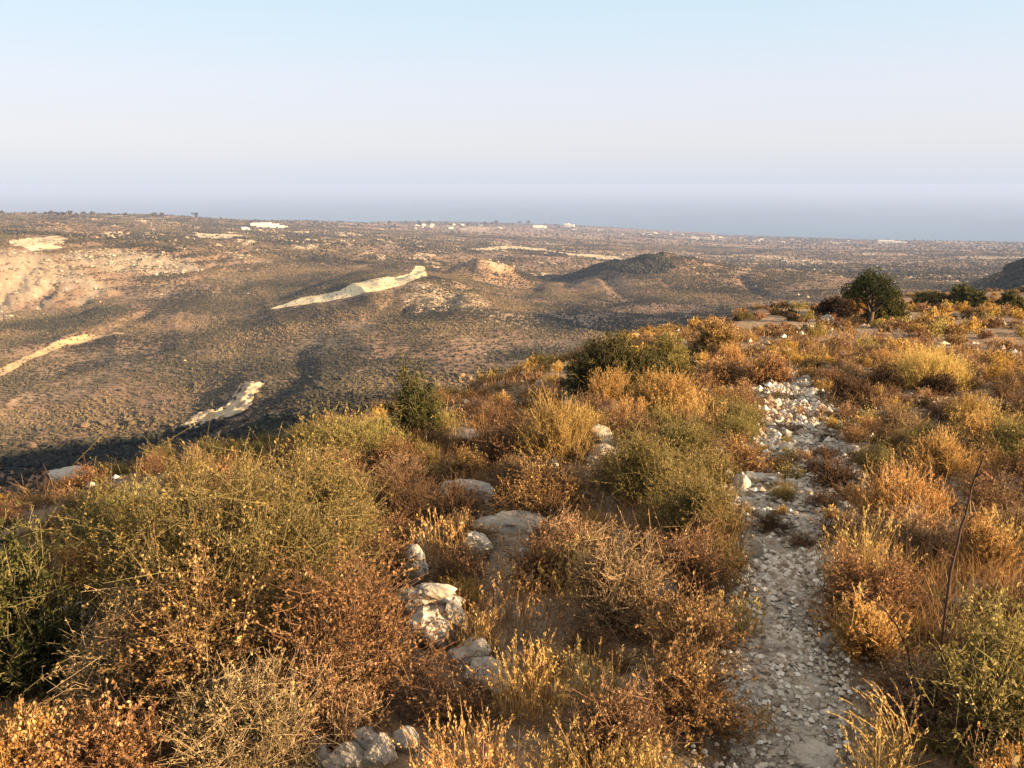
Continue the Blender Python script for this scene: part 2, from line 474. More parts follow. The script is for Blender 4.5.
# the air between: one box of even pale haze
hz = 110000.0; z0, z1 = SEA_Z - 7, EYE + 0.9
hv = [(sx * hz, sy * hz, z) for z in (z0, z1) for sx, sy in ((-1, -1), (1, -1), (1, 1), (-1, 1))]
hf = [(0, 3, 2, 1), (4, 5, 6, 7), (0, 1, 5, 4), (1, 2, 6, 5), (2, 3, 7, 6), (3, 0, 4, 7)]
hm = bpy.data.materials.new("haze_air"); hm.use_nodes = True
ht = hm.node_tree; ht.nodes.remove(ht.nodes["Principled BSDF"])
pv = ht.nodes.new("ShaderNodeVolumePrincipled")
pv.inputs["Color"].default_value = (0.312, 0.415, 0.69, 1)
pv.inputs["Density"].default_value = HAZE_DENSITY
pv.inputs["Anisotropy"].default_value = 0.0
ht.links.new(pv.outputs[0], ht.nodes["Material Output"].inputs["Volume"])
haze = tag(link("haze", mesh_from("haze", np.array(hv), np.array(hf), hm)), "pale blue haze over the valley and the coast", "haze", kind="stuff")
# ------------------------------------------------------------------ tracks, fields and the footpath
k = N("limestone_track")
pos = k.n("ShaderNodeNewGeometry").outputs["Position"]
def chalk(k, stops, dark):
    c = k.ramp(k.noise(0.10, 8, 0.75, vec=pos), stops)
    k.color(k.mix(k.ramp(k.noise(0.45, 5, 0.7, vec=pos), [(0.50, (0, 0, 0)), (0.64, (0.8, 0.8, 0.8))]), c, dark)); k.bump(k.noise(0.8, 4, vec=pos), 0.8, 0.5)
chalk(k, [(0.3, (0.42, 0.33, 0.19)), (0.5, (0.56, 0.45, 0.27)), (0.7, (0.66, 0.55, 0.36))], (0.40, 0.30, 0.17))
TRACK_MAT = k.m
k = N("earth_track")
pos = k.n("ShaderNodeNewGeometry").outputs["Position"]
chalk(k, [(0.3, (0.30, 0.19, 0.09)), (0.5, (0.42, 0.28, 0.14)), (0.7, (0.50, 0.36, 0.19))], (0.28, 0.18, 0.09))
EARTH_MAT = k.m
k = N('stubble_field')
pos = k.n('ShaderNodeNewGeometry').outputs['Position']
chalk(k, [(0.3, (0.26, 0.19, 0.11)), (0.5, (0.44, 0.35, 0.22)), (0.7, (0.58, 0.49, 0.34))], (0.24, 0.17, 0.10))
FIELD_MAT = k.m
k = N('bare_limestone')
pos = k.n('ShaderNodeNewGeometry').outputs['Position']
chalk(k, [(0.3, (0.20, 0.145, 0.09)), (0.5, (0.38, 0.29, 0.18)), (0.7, (0.50, 0.41, 0.27))], (0.18, 0.13, 0.08))
ROCK_MAT = k.m
def ground_patch(name, pix, mat, lift, rag, label, rugged=0.0):
    poly = ground_poly(pix)
    jx = GX + rag * noise(GX, GY, rag * 4, 71); jy = GY + rag * 2 * noise(GX, GY, rag * 4, 72)
    m = polygon_mask(poly, jx, jy) & (GD > 100)
    # its own finer grid, so that the edge frays as the ground does
    P = np.array(poly); pa = np.arctan2(P[:, 0], P[:, 1]); pr = np.hypot(P[:, 0], P[:, 1])
    ua = np.arange(pa.min() - .02, pa.max() + .02, math.radians(0.035)); ur = np.exp(np.arange(math.log(pr.min() * .95), math.log(pr.max() * 1.05), 0.0022))
    A, Q = np.meshgrid(ua, ur); x = (Q * np.sin(A)).ravel(); y = (Q * np.cos(A)).ravel()
    jx = x + rag * (noise(x, y, rag * 4, 71) + 0.8 * noise(x, y, rag * 1.2, 73)); jy = y + rag * 2 * (noise(x, y, rag * 4, 72) + 0.8 * noise(x, y, rag * 1.2, 74))
    mm = polygon_mask(poly, jx, jy) & (noise(x, y, rag * 1.5, 75) > -0.36)
    n1, n2 = len(ur), len(ua); ii = np.arange(n1 * n2).reshape(n1, n2)
    q = np.stack([ii[:-1, :-1], ii[:-1, 1:], ii[1:, 1:], ii[1:, :-1]], -1).reshape(-1, 4)[:, ::-1]
    f = q[mm[q].sum(1) >= 3]
    if len(f) < 4: return None, m
    u, inv = np.unique(f, return_inverse=True); x, y = x[u], y[u]
    z = H(x, y) + lift + rugged * np.maximum(noise(x, y, 6, 76) + 0.6 * noise(x, y, 2.4, 77) + 0.25, 0)
    o = link(name, mesh_from(name, np.stack([x, y, z], 1), inv.reshape(-1, 4), mat, None, rugged == 0))
    return tag(o, label, name.replace("_", " "), kind="structure"), m
_, m1 = ground_patch("dirt_track", [(268,310),(300,298),(345,288),(395,278),(410,274),(415,266),(425,267),(428,277),(405,285),(370,293),(320,303)], TRACK_MAT, 0.4, 0.45, "pale chalky bulldozed track along the spur top")
_, m2 = ground_patch("dirt_track", [(-60,398),(-10,375),(25,357),(55,342),(85,334.5),(118,332),(126,335),(100,338.5),(70,345),(40,357),(5,375),(-50,405)], EARTH_MAT, 0.4, 0.8, "ochre earth track curving round the far slope")
_, m3 = ground_patch("bare_rock", [(178,428),(200,413),(225,408),(236,394),(250,381),(262,386),(253,404),(240,418),(212,424),(196,432)], ROCK_MAT, 0.3, 2.6, "pale bare limestone outcrop low on the far slope", 2.6)
_, m4 = ground_patch("bare_field", [(10,241),(30,238),(60,236),(66,240),(62,247),(30,249),(14,247)], FIELD_MAT, 0.4, 7, "pale stubble field above the eroded cliff")
_, m5 = ground_patch("bare_field", [(190,235),(225,233.6),(246,236),(236,238.5),(215,239),(197,238)], FIELD_MAT, 0.5, 9, "pale field strip on the plateau")
_, m6 = ground_patch("dirt_track", [(560,252.5),(600,254.6),(622,257),(650,261.5),(646,263.5),(618,260.5),(600,258.5),(566,254.8)], FIELD_MAT, 0.6, 8, "pale winding track across the middle ridge")
_, m7 = ground_patch("bare_field", [(470,249),(500,246.5),(548,248.5),(545,250.5),(510,249.5),(480,251)], FIELD_MAT, 0.6, 9, "thin pale field edge behind the butte")
m1, m2, m3 = m1, m2, m3
openland = m1 | m2 | m3 | m4 | m5 | m6 | m7

k = N("limestone_path", 0.9)
pos = k.n("ShaderNodeNewGeometry").outputs["Position"]
a1 = k.noise(3.2, 6, 0.65, vec=pos); a2 = k.noise(34.0, 5, 0.7, vec=pos); a3 = k.noise(11.0, 4, 0.6, vec=pos)
vor = k.n("ShaderNodeTexVoronoi", feature='DISTANCE_TO_EDGE'); vor.inputs["Scale"].default_value = 13.0
wv = k.n("ShaderNodeVectorMath", operation='ADD'); nz = k.n("ShaderNodeTexNoise"); nz.inputs["Scale"].default_value = 5.0; k.l(pos, nz.inputs["Vector"])
sc_ = k.n("ShaderNodeVectorMath", operation='SCALE'); sc_.inputs["Scale"].default_value = 0.35
k.l(nz.outputs["Color"], sc_.inputs[0]); k.l(pos, wv.inputs[0]); k.l(sc_.outputs[0], wv.inputs[1]); k.l(wv.outputs[0], vor.inputs["Vector"])
crack = k.ramp(vor.outputs["Distance"], [(0.0, (0, 0, 0)), (0.05, (1, 1, 1))])
col = k.ramp(a1, [(0.28, (0.20, 0.15, 0.11)), (0.45, (0.36, 0.30, 0.235)), (0.6, (0.50, 0.44, 0.37)), (0.75, (0.60, 0.55, 0.47))])
col = k.mix(k.ramp(a2, [(0.40, (0, 0, 0)), (0.62, (0.7, 0.7, 0.7))]), col, (0.26, 0.21, 0.16))
col = k.mix(k.math('MULTIPLY', k.math('SUBTRACT', 1.0, crack), k.ramp(a3, [(0.5, (0, 0, 0)), (0.65, (0.7, 0.7, 0.7))])), col, (0.16, 0.12, 0.09))
col = k.mix(k.ramp(k.noise(1.7, 6, 0.7, vec=pos), [(0.50, (0, 0, 0)), (0.62, (0.85, 0.85, 0.85))]), col, (0.20, 0.145, 0.10))
k.color(col)
hgt = k.math('ADD', k.math('MULTIPLY', a3, 1.6), k.math('ADD', k.math('MULTIPLY', a2, 0.6), k.math('MULTIPLY', crack, 0.35)))
k.bump(hgt, 0.9, 0.03)
PATH_MAT = k.m
pd, pw = path_coord(GX, GY)
edge = pd / np.maximum(pw, 0.02) + 0.55 * fbm(GX, GY, 0.5, 3, 21) + 0.5 * noise(GX, GY, 1.6, 23)
edge = edge + 1.5 * smooth(4.4, 7.0, GY) * np.maximum(noise(GX, GY, 1.3, 27) + 0.08, 0) * 2.2
pm = (edge < 1.0) & (GY > 0.4) & (GY < 17) & (GD < 20)
lift = np.full(len(GX), 0.004) + 0.02 * smooth(1.0, 0.5, edge) * (noise(GX, GY, 0.16, 25) + 0.5)
tag(patch("footpath", pm, lift, PATH_MAT), "pale stony footpath winding down the ridge", "footpath", kind="structure")

# ------------------------------------------------------------------ scrub on the far slopes: one mass, nobody could count it
def ico():
    t = (1 + 5 ** 0.5) / 2
    v = np.array([(-1,t,0),(1,t,0),(-1,-t,0),(1,-t,0),(0,-1,t),(0,1,t),(0,-1,-t),(0,1,-t),(t,0,-1),(t,0,1),(-t,0,-1),(-t,0,1)]) / math.sqrt(1 + t * t)
    f = np.array([(0,11,5),(0,5,1),(0,1,7),(0,7,10),(0,10,11),(1,5,9),(5,11,4),(11,10,2),(10,7,6),(7,1,8),(3,9,4),(3,4,2),(3,2,6),(3,6,8),(3,8,9),(4,9,5),(2,4,11),(6,2,10),(8,6,7),(9,8,1)])
    return v, f
ICO_V, ICO_F = ico()
def lumps(rng, P, size, tall, verts, faces):
    n = len(P); nvv = len(verts)
    a = rng.uniform(0, 2 * np.pi, n); ca, sa = np.cos(a)[:, None], np.sin(a)[:, None]
    V = verts[None] * (1 + rng.normal(0, 0.22, (n, nvv, 1)))
    X = V[..., 0] * ca - V[..., 1] * sa; Y = V[..., 0] * sa + V[..., 1] * ca; Z = V[..., 2]
    out = np.stack([P[:, 0:1] + X * size[:, None] * 0.5, P[:, 1:2] + Y * size[:, None] * 0.5, P[:, 2:3] + (Z * 0.5 + 0.30) * tall[:, None]], -1)
    F = faces[None] + (np.arange(n) * nvv)[:, None, None]
    return out.reshape(-1, 3), F.reshape(-1, faces.shape[1])
def grid_lookup(arr, x, y):
    az = np.arctan2(x, y); d = np.hypot(x, y)
    i = np.clip(np.searchsorted(AZ, az), 0, nA - 1); j = np.clip(np.searchsorted(R, d), 0, nR - 1)
    return arr[j * nA + i]
def scatter(rng, d0, d1, n, azm=46):
    d = rng.uniform(d0 ** 1.6, d1 ** 1.6, n) ** (1 / 1.6); a = np.radians(rng.uniform(-azm, azm, n))
    return d * np.sin(a), d * np.cos(a)
SCRUB_STOPS = [(0.0, (0.017, 0.016, 0.010)), (0.35, (0.036, 0.031, 0.018)), (0.6, (0.062, 0.049, 0.027)), (0.85, (0.098, 0.070, 0.037)), (1.0, (0.14, 0.095, 0.05))]
def scrub_mat(name):
    k = N(name); k.color(k.ramp(k.attr("tint"), SCRUB_STOPS)); return k.m
SCRUB = scrub_mat("scrub_leaves")
rng = np.random.default_rng(7)
def scrub_layer(name, d0, d1, n, s0, s1, verts, faces, keep, label, dark=0.0):
    x, y = scatter(rng, d0, d1, n)
    w = grid_lookup(scrubless, x, y); op = grid_lookup(openland, x, y)
    dens = np.clip(0.72 + 1.1 * fbm(x, y, keep, 4, 111) + 0.9 * noise(x, y, keep * 0.28, 113), 0.22, 1) * (1 - 0.64 * np.clip(w * 1.35, 0, 1))
    ok = (rng.uniform(0, 1, n) < dens) & ~(op & (rng.uniform(0, 1, n) < 0.93))
    x, y = x[ok], y[ok]; z = H(x, y)
    ok = z > SEA_Z + 3; x, y, z = x[ok], y[ok], z[ok]
    size = s0 + (s1 - s0) * rng.uniform(0, 1, len(x)) ** 2.2
    if len(verts) > 6: size = size * np.where(rng.uniform(0, 1, len(x)) < 0.035, rng.uniform(1.6, 2.4, len(x)), 1)
    V, F = lumps(rng, np.stack([x, y, z], 1), size * rng.uniform(0.9, 1.4, len(x)), size * rng.uniform(0.6, 0.95, len(x)), verts, faces)
    base = np.clip(0.42 + 0.9 * fbm(x, y, 60, 2, 131) + rng.normal(0, 0.13, len(x)) - dark, 0, 1)
    tint = np.clip(np.repeat(base, len(verts)) + rng.normal(0, 0.07, len(V)), 0, 1)
    return tag(link(name, mesh_from(name, V, F, SCRUB, {"tint": tint})), label, "scrub", kind="stuff")
OCT_V = np.array([(1,0,0),(0,1,0),(-1,0,0),(0,-1,0),(0,0,1.0),(0,0,-.6)]); OCT_F = np.array([(0,1,4),(1,2,4),(2,3,4),(3,0,4),(1,0,5),(2,1,5),(3,2,5),(0,3,5)])
scrub_layer("hillside_scrub", 400, 1050, 520000, 0.65, 2.0, OCT_V, OCT_F, 90, "dark scrub speckling the upper valley side")
scrub_layer("hillside_scrub", 120, 400, 120000, 0.5, 1.8, ICO_V, ICO_F, 90, "dark dry scrub dotted all over the far valley side")
scrub_layer("plateau_scrub", 1000, 2600, 170000, 1.4, 5.5, OCT_V, OCT_F, 260, "brown scrub over the plateau and middle ridges")
scrub_layer("distant_woods", 2600, 6200, 60000, 3.0, 9.5, OCT_V, OCT_F, 700, "scattered dark trees and scrub on the coastal plain", 0.1)
# rock breaking out along the terraces, the spur, the cliff and the butte: a mass of blocks
nn = 260000
x, y = scatter(rng, 280, 2000, nn)
w = grid_lookup(scrubless, x, y); tr = grid_lookup(terr, x, y)
ok = (rng.uniform(0, 1, nn) < 0.004 + 0.55 * smooth(0.25, 0.8, w) + 0.5 * tr) & ~grid_lookup(openland, x, y)
x, y = x[ok], y[ok]; d = np.hypot(x, y)
size = (0.5 + 2.3 * rng.uniform(0, 1, len(x)) ** 3) * np.clip(d / 700, 0.7, 1.6)
V, F = lumps(rng, np.stack([x, y, H(x, y) - 0.12 * size], 1), size * rng.uniform(1, 1.9, len(x)), size * rng.uniform(.5, .9, len(x)), OCT_V, OCT_F)
k = N("outcrop_rock"); k.color(k.ramp(k.attr("tint"), [(0, (0.17, 0.115, 0.075)), (0.5, (0.33, 0.25, 0.165)), (1, (0.52, 0.44, 0.32))]))
tag(link("rock_outcrops", mesh_from("rock_outcrops", V, F, k.m, {"tint": np.repeat(np.clip(rng.normal(.42, .22, len(x)), 0, 1), len(OCT_V))})), "pale broken rock outcropping over the far slopes", "rocks", kind="stuff")
# right-hand woods; dark growth added to deepen shade on flank and valley floor
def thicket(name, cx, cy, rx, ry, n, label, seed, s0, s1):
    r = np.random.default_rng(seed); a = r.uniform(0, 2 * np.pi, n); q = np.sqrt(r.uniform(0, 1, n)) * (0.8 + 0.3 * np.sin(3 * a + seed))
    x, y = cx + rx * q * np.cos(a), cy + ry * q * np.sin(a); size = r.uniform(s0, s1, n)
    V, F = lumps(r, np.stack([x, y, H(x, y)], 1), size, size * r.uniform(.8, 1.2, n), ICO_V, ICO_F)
    tag(link(name, mesh_from(name, V, F, SHADE_LEAVES, {"tint": np.clip(np.repeat(r.uniform(0, .6, n), 12) + r.normal(0, .1, len(V)), 0, 1)})), label, "woods", kind="stuff")
k = N("shade_darkened_leaves"); k.color(k.ramp(k.attr("tint"), [(0.0, (0.016, 0.016, 0.012)), (0.5, (0.032, 0.031, 0.021)), (1.0, (0.06, 0.052, 0.032))])); SHADE_LEAVES = k.m  # leaf colours darkened to carry the shade on flank and valley floor
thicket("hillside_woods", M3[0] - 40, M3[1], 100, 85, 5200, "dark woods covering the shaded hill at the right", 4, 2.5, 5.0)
thicket("hillside_woods", M2[0] - 45, M2[1] - 5, 75, 70, 2600, "scrub darkened to deepen the shade on the flank of the round hill", 5, 1.5, 3.6)  # dark lumps strengthen the shadow on this flank
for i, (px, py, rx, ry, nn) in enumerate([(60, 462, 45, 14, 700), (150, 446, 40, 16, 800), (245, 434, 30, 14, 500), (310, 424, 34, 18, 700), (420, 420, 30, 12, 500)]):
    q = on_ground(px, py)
    if q and math.hypot(*q) > 150: thicket("valley_shade_thicket", q[0], q[1], rx, ry, nn, "dark thicket added to deepen the shadow on the valley floor", 10 + i, 1.2, 3.2)  # extra dark growth stands in for the valley floor shadow
# ------------------------------------------------------------------ plant builders
def unit(v): return v / np.maximum(np.linalg.norm(v, axis=-1, keepdims=True), 1e-9)

def tubes(P, rad, sides=3):
    """P (n,k,3) paths, rad (n,k): thin tapering stems"""
    n, kk, _ = P.shape
    T = np.gradient(P, axis=1); T = unit(T)
    ref = np.where(np.abs(T[..., 2:3]) > 0.9, np.array([1.0, 0, 0]), np.array([0, 0, 1.0]))
    U = unit(np.cross(T, ref)); W = np.cross(T, U)
    ang = np.arange(sides) * 2 * np.pi / sides
    V = P[:, :, None, :] + rad[:, :, None, None] * (np.cos(ang)[None, None, :, None] * U[:, :, None, :] + np.sin(ang)[None, None, :, None] * W[:, :, None, :])
    base = (np.arange(n) * kk * sides)[:, None, None] + (np.arange(kk - 1) * sides)[None, :, None]
    s = np.arange(sides)[None, None, :]; s2 = (s + 1) % sides
    F = np.stack([base + s, base + s2, base + sides + s2, base + sides + s], -1).reshape(-1, 4)
    return V.reshape(-1, 3), F

def leaves(rng, Cn, D, L, W):
    """one diamond leaf at each centre"""
    n = len(Cn)
    D = unit(D); S = unit(np.cross(D, unit(rng.normal(0, 1, (n, 3)))))
    L = np.broadcast_to(L, n)[:, None]; W = np.broadcast_to(W, n)[:, None]
    V = np.stack([Cn - D * L * 0.5, Cn + S * W * 0.5 + D * L * 0.05, Cn + D * L * 0.5, Cn - S * W * 0.5 + D * L * 0.05], 1)
    return V.reshape(-1, 3), np.arange(n * 4).reshape(n, 4)

def dome_tips(rng, n, w, h, lump, up, fill):
    """points in an uneven dome: lumps in its outline, denser near the outside"""
    ph = rng.uniform(0, 2 * np.pi, n); ct = rng.uniform(0, 1, n) ** (1 / (1 + up))
    st = np.sqrt(1 - ct * ct)
    dirs = np.stack([st * np.cos(ph), st * np.sin(ph), ct], 1)
    m = 7
    cd = unit(np.stack([rng.normal(0, 1, m), rng.normal(0, 1, m), np.abs(rng.normal(0, 0.8, m))], 1)); ca = rng.uniform(-1, 1, m)
    l = (np.exp(-(1 - dirs @ cd.T) / 0.10) * ca[None]).sum(1)
    f = rng.uniform(0, 1, n) ** fill * (1 + lump * np.clip(l, -1, 1))
    return dirs * f[:, None] * np.array([w / 2, w / 2, h]), l

def bush_geometry(seed, w, h, stems=60, twigs=9, twig_len=0.3, leaf=(0.02, 0.008), nleaf=9, lump=0.3, up=0.25, fill=0.33,
                  spike=0.35, crook=0.06, thick=0.006, tip_leaf=0.5, bend=0.0, tint_top=0.25):
    rng = np.random.default_rng(seed)
    tips, l = dome_tips(rng, stems, w, h, lump, up, fill)
    b0 = np.stack([rng.normal(0, 0.10 * w, stems), rng.normal(0, 0.10 * w, stems), np.full(stems, -0.05)], 1) + tips * np.array([0.18, 0.18, 0])
    t = np.linspace(0, 1, 9)[None, :, None]
    ctrl = b0 * 0.5 + tips * np.array([0.30, 0.30, 0.55])[None] + rng.normal(0, 0.05 * w, (stems, 3))
    P = (1 - t) ** 2 * b0[:, None] + 2 * t * (1 - t) * ctrl[:, None] + t * t * tips[:, None]
    P[:, 1:-1] += rng.normal(0, crook * 0.10 * min(w, 0.8), (stems, 7, 3))
    R0 = thick * rng.uniform(0.7, 1.3, stems)[:, None] * np.linspace(1, 0.30, 9)[None]
    SV, SF = tubes(P, R0)
    # twigs off the outer part of each stem
    n2 = stems * twigs
    si = np.repeat(np.arange(stems), twigs); tt = rng.uniform(0.42, 1.0, n2) ** 0.8
    fi = np.clip(tt * 8, 0, 7.999); i0 = fi.astype(int); fr = (fi - i0)[:, None]
    q = P[si, i0] * (1 - fr) + P[si, i0 + 1] * fr
    outw = unit(q * np.array([1 / w, 1 / w, 0.5 / h]) + 1e-6)
    d = unit(outw * 0.8 + np.array([0, 0, spike]) * 2 + rng.normal(0, 0.55, (n2, 3)))
    ln = twig_len * rng.uniform(0.5, 1.25, n2)
    tk = np.linspace(0, 1, 4)[None, :, None]
    Q = q[:, None] + d[:, None] * tk * ln[:, None, None] + rng.normal(0, crook, (n2, 4, 3)) * tk * ln[:, None, None] * 2.2 - np.array([0, 0, bend]) * (tk ** 2) * ln[:, None, None]
    R1 = thick * 0.42 * rng.uniform(0.7, 1.2, n2)[:, None] * np.linspace(1, 0.45, 4)[None]
    TV, TF = tubes(Q, R1)
    stem_t = np.concatenate([np.full(len(SV), 0.25), np.clip(np.tile(np.repeat(np.linspace(0.3, 1, 4), 3), n2), 0, 1)])
    SVV = np.concatenate([SV, TV]); SFF = np.concatenate([SF, TF + len(SV)])
    # leaves along the twigs
    n3 = n2 * nleaf
    ti = np.repeat(np.arange(n2), nleaf); u = rng.uniform(0, 1, n3) ** tip_leaf
    fi = np.clip(u * 3, 0, 2.999); i0 = fi.astype(int); fr = (fi - i0)[:, None]
    c = Q[ti, i0] * (1 - fr) + Q[ti, i0 + 1] * fr + rng.normal(0, leaf[0] * 0.35, (n3, 3))
    dd = unit(d[ti] * 0.9 + rng.normal(0, 0.6, (n3, 3)))
    sc = rng.uniform(0.6, 1.35, n3)
    LV, LF = leaves(rng, c, dd, leaf[0] * sc, leaf[1] * sc)
    tw = rng.normal(0, 0.16, n2)
    stem_tint = rng.normal(0, 0.13, stems)
    base = 0.42 + tw[ti] + stem_tint[si[ti]] + tint_top * (c[:, 2] / h - 0.5) * 0.6 + rng.normal(0, 0.10, n3)
    tint = np.repeat(np.clip(base, 0, 1), 4)
    return (SVV, SFF, stem_t), (LV, LF, tint)

def stem_material(name, a, b):
    k = N(name); k.color(k.ramp(k.attr("tint"), [(0.2, a), (1.0, b)])); return k.m
STEM = {"brown": stem_material("brown_twig", (0.075, 0.045, 0.028), (0.16, 0.085, 0.045)),
        "grey": stem_material("grey_twig", (0.10, 0.072, 0.05), (0.33, 0.235, 0.135)),
        "straw": stem_material("straw_stem", (0.16, 0.10, 0.045), (0.40, 0.27, 0.12)),
        "olive": stem_material("olive_twig", (0.07, 0.055, 0.03), (0.17, 0.14, 0.06))}
LEAF = {"rust": leaf_material("rust_leaf", [(0.0, (0.09, 0.047, 0.022)), (0.35, (0.20, 0.108, 0.046)), (0.65, (0.33, 0.19, 0.08)), (1.0, (0.48, 0.33, 0.16))], 0.3),
        "brown": leaf_material("brown_leaf", [(0.0, (0.065, 0.037, 0.022)), (0.4, (0.16, 0.092, 0.046)), (0.7, (0.26, 0.16, 0.078)), (1.0, (0.40, 0.28, 0.15))], 0.25),
        "gold": leaf_material("golden_leaf", [(0.0, (0.14, 0.075, 0.02)), (0.4, (0.29, 0.155, 0.042)), (0.7, (0.42, 0.25, 0.075)), (1.0, (0.56, 0.39, 0.16))], 0.35),
        "olive": leaf_material("olive_leaf", [(0.0, (0.06, 0.047, 0.016)), (0.4, (0.18, 0.135, 0.042)), (0.7, (0.30, 0.225, 0.075)), (1.0, (0.46, 0.35, 0.15))], 0.38),
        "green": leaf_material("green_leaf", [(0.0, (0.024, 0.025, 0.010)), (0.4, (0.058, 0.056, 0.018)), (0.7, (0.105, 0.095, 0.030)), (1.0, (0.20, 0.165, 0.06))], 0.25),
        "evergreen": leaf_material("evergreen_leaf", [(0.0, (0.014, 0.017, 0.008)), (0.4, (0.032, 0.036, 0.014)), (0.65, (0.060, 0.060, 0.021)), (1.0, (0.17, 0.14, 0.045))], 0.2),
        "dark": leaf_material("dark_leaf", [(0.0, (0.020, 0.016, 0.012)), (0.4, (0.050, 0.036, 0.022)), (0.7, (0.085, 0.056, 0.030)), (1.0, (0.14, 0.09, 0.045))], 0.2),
        "pale": leaf_material("pale_leaf", [(0.0, (0.09, 0.058, 0.028)), (0.4, (0.19, 0.125, 0.058)), (0.7, (0.30, 0.21, 0.10)), (1.0, (0.46, 0.35, 0.20))], 0.3)}
KIND = {  # kind -> (name, category, builder settings per metre of width, stem, leaf)
    "rust":   dict(nm="spiny_bush", stems=70, twigs=10, twig_len=0.16, leaf=(0.020, 0.012), nleaf=7, lump=.25, up=.1, spike=.12, thick=.0045, crook=.10, stem="brown", lf="rust"),
    "brown":  dict(nm="spiny_bush", stems=70, twigs=10, twig_len=0.17, leaf=(0.018, 0.010), nleaf=5, lump=.3, up=.1, spike=.15, thick=.0045, crook=.12, stem="brown", lf="brown"),
    "gold":   dict(nm="thyme_bush", stems=80, twigs=10, twig_len=0.20, leaf=(0.022, 0.010), nleaf=7, lump=.22, up=.4, spike=.75, thick=.004, crook=.05, stem="straw", lf="gold"),
    "olive":  dict(nm="broom_bush", stems=70, twigs=12, twig_len=0.19, leaf=(0.024, 0.010), nleaf=9, lump=.45, up=.3, spike=.5, thick=.0042, crook=.17, stem="olive", lf="olive"),
    "green":  dict(nm="evergreen_bush", stems=60, twigs=12, twig_len=0.20, leaf=(0.030, 0.016), nleaf=9, lump=.4, up=.2, spike=.3, thick=.006, crook=.07, stem="olive", lf="green"),
    "evergreen": dict(nm="evergreen_bush", stems=80, twigs=13, twig_len=0.17, leaf=(0.028, 0.015), nleaf=9, lump=.4, up=.3, spike=.3, thick=.006, crook=.09, stem="olive", lf="evergreen"),
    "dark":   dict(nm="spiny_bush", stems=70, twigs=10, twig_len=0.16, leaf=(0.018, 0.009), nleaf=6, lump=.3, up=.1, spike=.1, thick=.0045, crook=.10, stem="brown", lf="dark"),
    "twiggy": dict(nm="twiggy_bush", stems=90, twigs=20, twig_len=0.10, leaf=(0.017, 0.009), nleaf=5, lump=.45, up=.15, spike=.2, thick=.0035, crook=.30, stem="grey", lf="pale"),
    "mixed":  dict(nm="twiggy_bush", stems=80, twigs=16, twig_len=0.13, leaf=(0.019, 0.009), nleaf=7, lump=.4, up=.2, spike=.25, thick=.0045, crook=.16, stem="grey", lf="brown")}
def bush_meshes(kind, seed, w, h, **over):
    p = dict(KIND[kind]); p.update(over); p.pop("nm"); st, lf = p.pop("stem"), p.pop("lf")
    (SV, SF, stt), (LV, LF, lt) = bush_geometry(seed, w, h, **p)
    nm = KIND[kind]["nm"]
    return (mesh_from("branches", SV, SF, STEM[st], {"tint": stt}, True), mesh_from("foliage", LV, LF, LEAF[lf], {"tint": lt}))
def place_bush(meshes, kind, x, y, rz, sc, label, group=None, sz=None, cat="bush", name=None, tilt=0.0):
    t = bpy.data.objects.new(name or KIND[kind]["nm"], None); C.objects.link(t)
    t.empty_display_size = 0.1
    t.location = (x, y, G(x, y)); t.rotation_euler = (tilt, 0, rz); t.scale = (sc, sc, sz or sc)
    tag(t, label, cat, group)
    link("branches", meshes[0], t); link("foliage", meshes[1], t)
    return t

taken = []     # x, y, radius of what already stands
def free(x, y, r, slack=0.7):
    return all((x - a) ** 2 + (y - b) ** 2 > ((r + c) * slack) ** 2 for a, b, c in taken)
def px_size(x, y):
    """metres per pixel at a ground point"""
    z = G(x, y) - EYE
    return (y * CP - z * SP) / F_PX
def hero(kind, px, py, wpx, hpx, label, seed, group=None, name=None, cat="bush", rate=1.0, **over):
    """a bush whose foot is seen at (px, py)"""
    p = on_ground(px, py)
    m = px_size(*p); w = wpx * m
    r = w * 0.36; d = math.hypot(*p); x, y = p[0] * (1 + 0.5 * r / d), p[1] * (1 + 0.5 * r / d)   # the near edge stands at the foot seen
    x, zt = upright(px, py - hpx, y); h = max(zt - G(x, y), 0.5 * hpx * m)
    x = upright(px, py - 0.55 * hpx, y)[0]
    base = KIND[kind]
    q = 0.75 + 0.25 * (w / 0.8)            # larger bushes carry more, longer twigs
    o = dict(stems=int(base["stems"] * rate * min(max((w / 0.8) ** 1.2, 0.6), 3.2)), twig_len=base["twig_len"] * min(max((w / 0.8) ** 0.3, 0.7), 1.15))
    L_ = max(m * 1.5, base["leaf"][0] * 0.68); o["leaf"] = (L_, L_ * base["leaf"][1] / base["leaf"][0])
    o["nleaf"] = int(base["nleaf"] * 1.9); o["twigs"] = int(base["twigs"] * 1.25)
    o.update(over)
    f = {"olive": .80, "gold": .72, "green": .80}.get(kind, .84)
    mm = bush_meshes(kind, seed, w * 0.86, h * f, **o)
    taken.append((x, y, r))
    return place_bush(mm, kind, x, y, 0.0, 1.0, label, group, cat=cat, name=name)

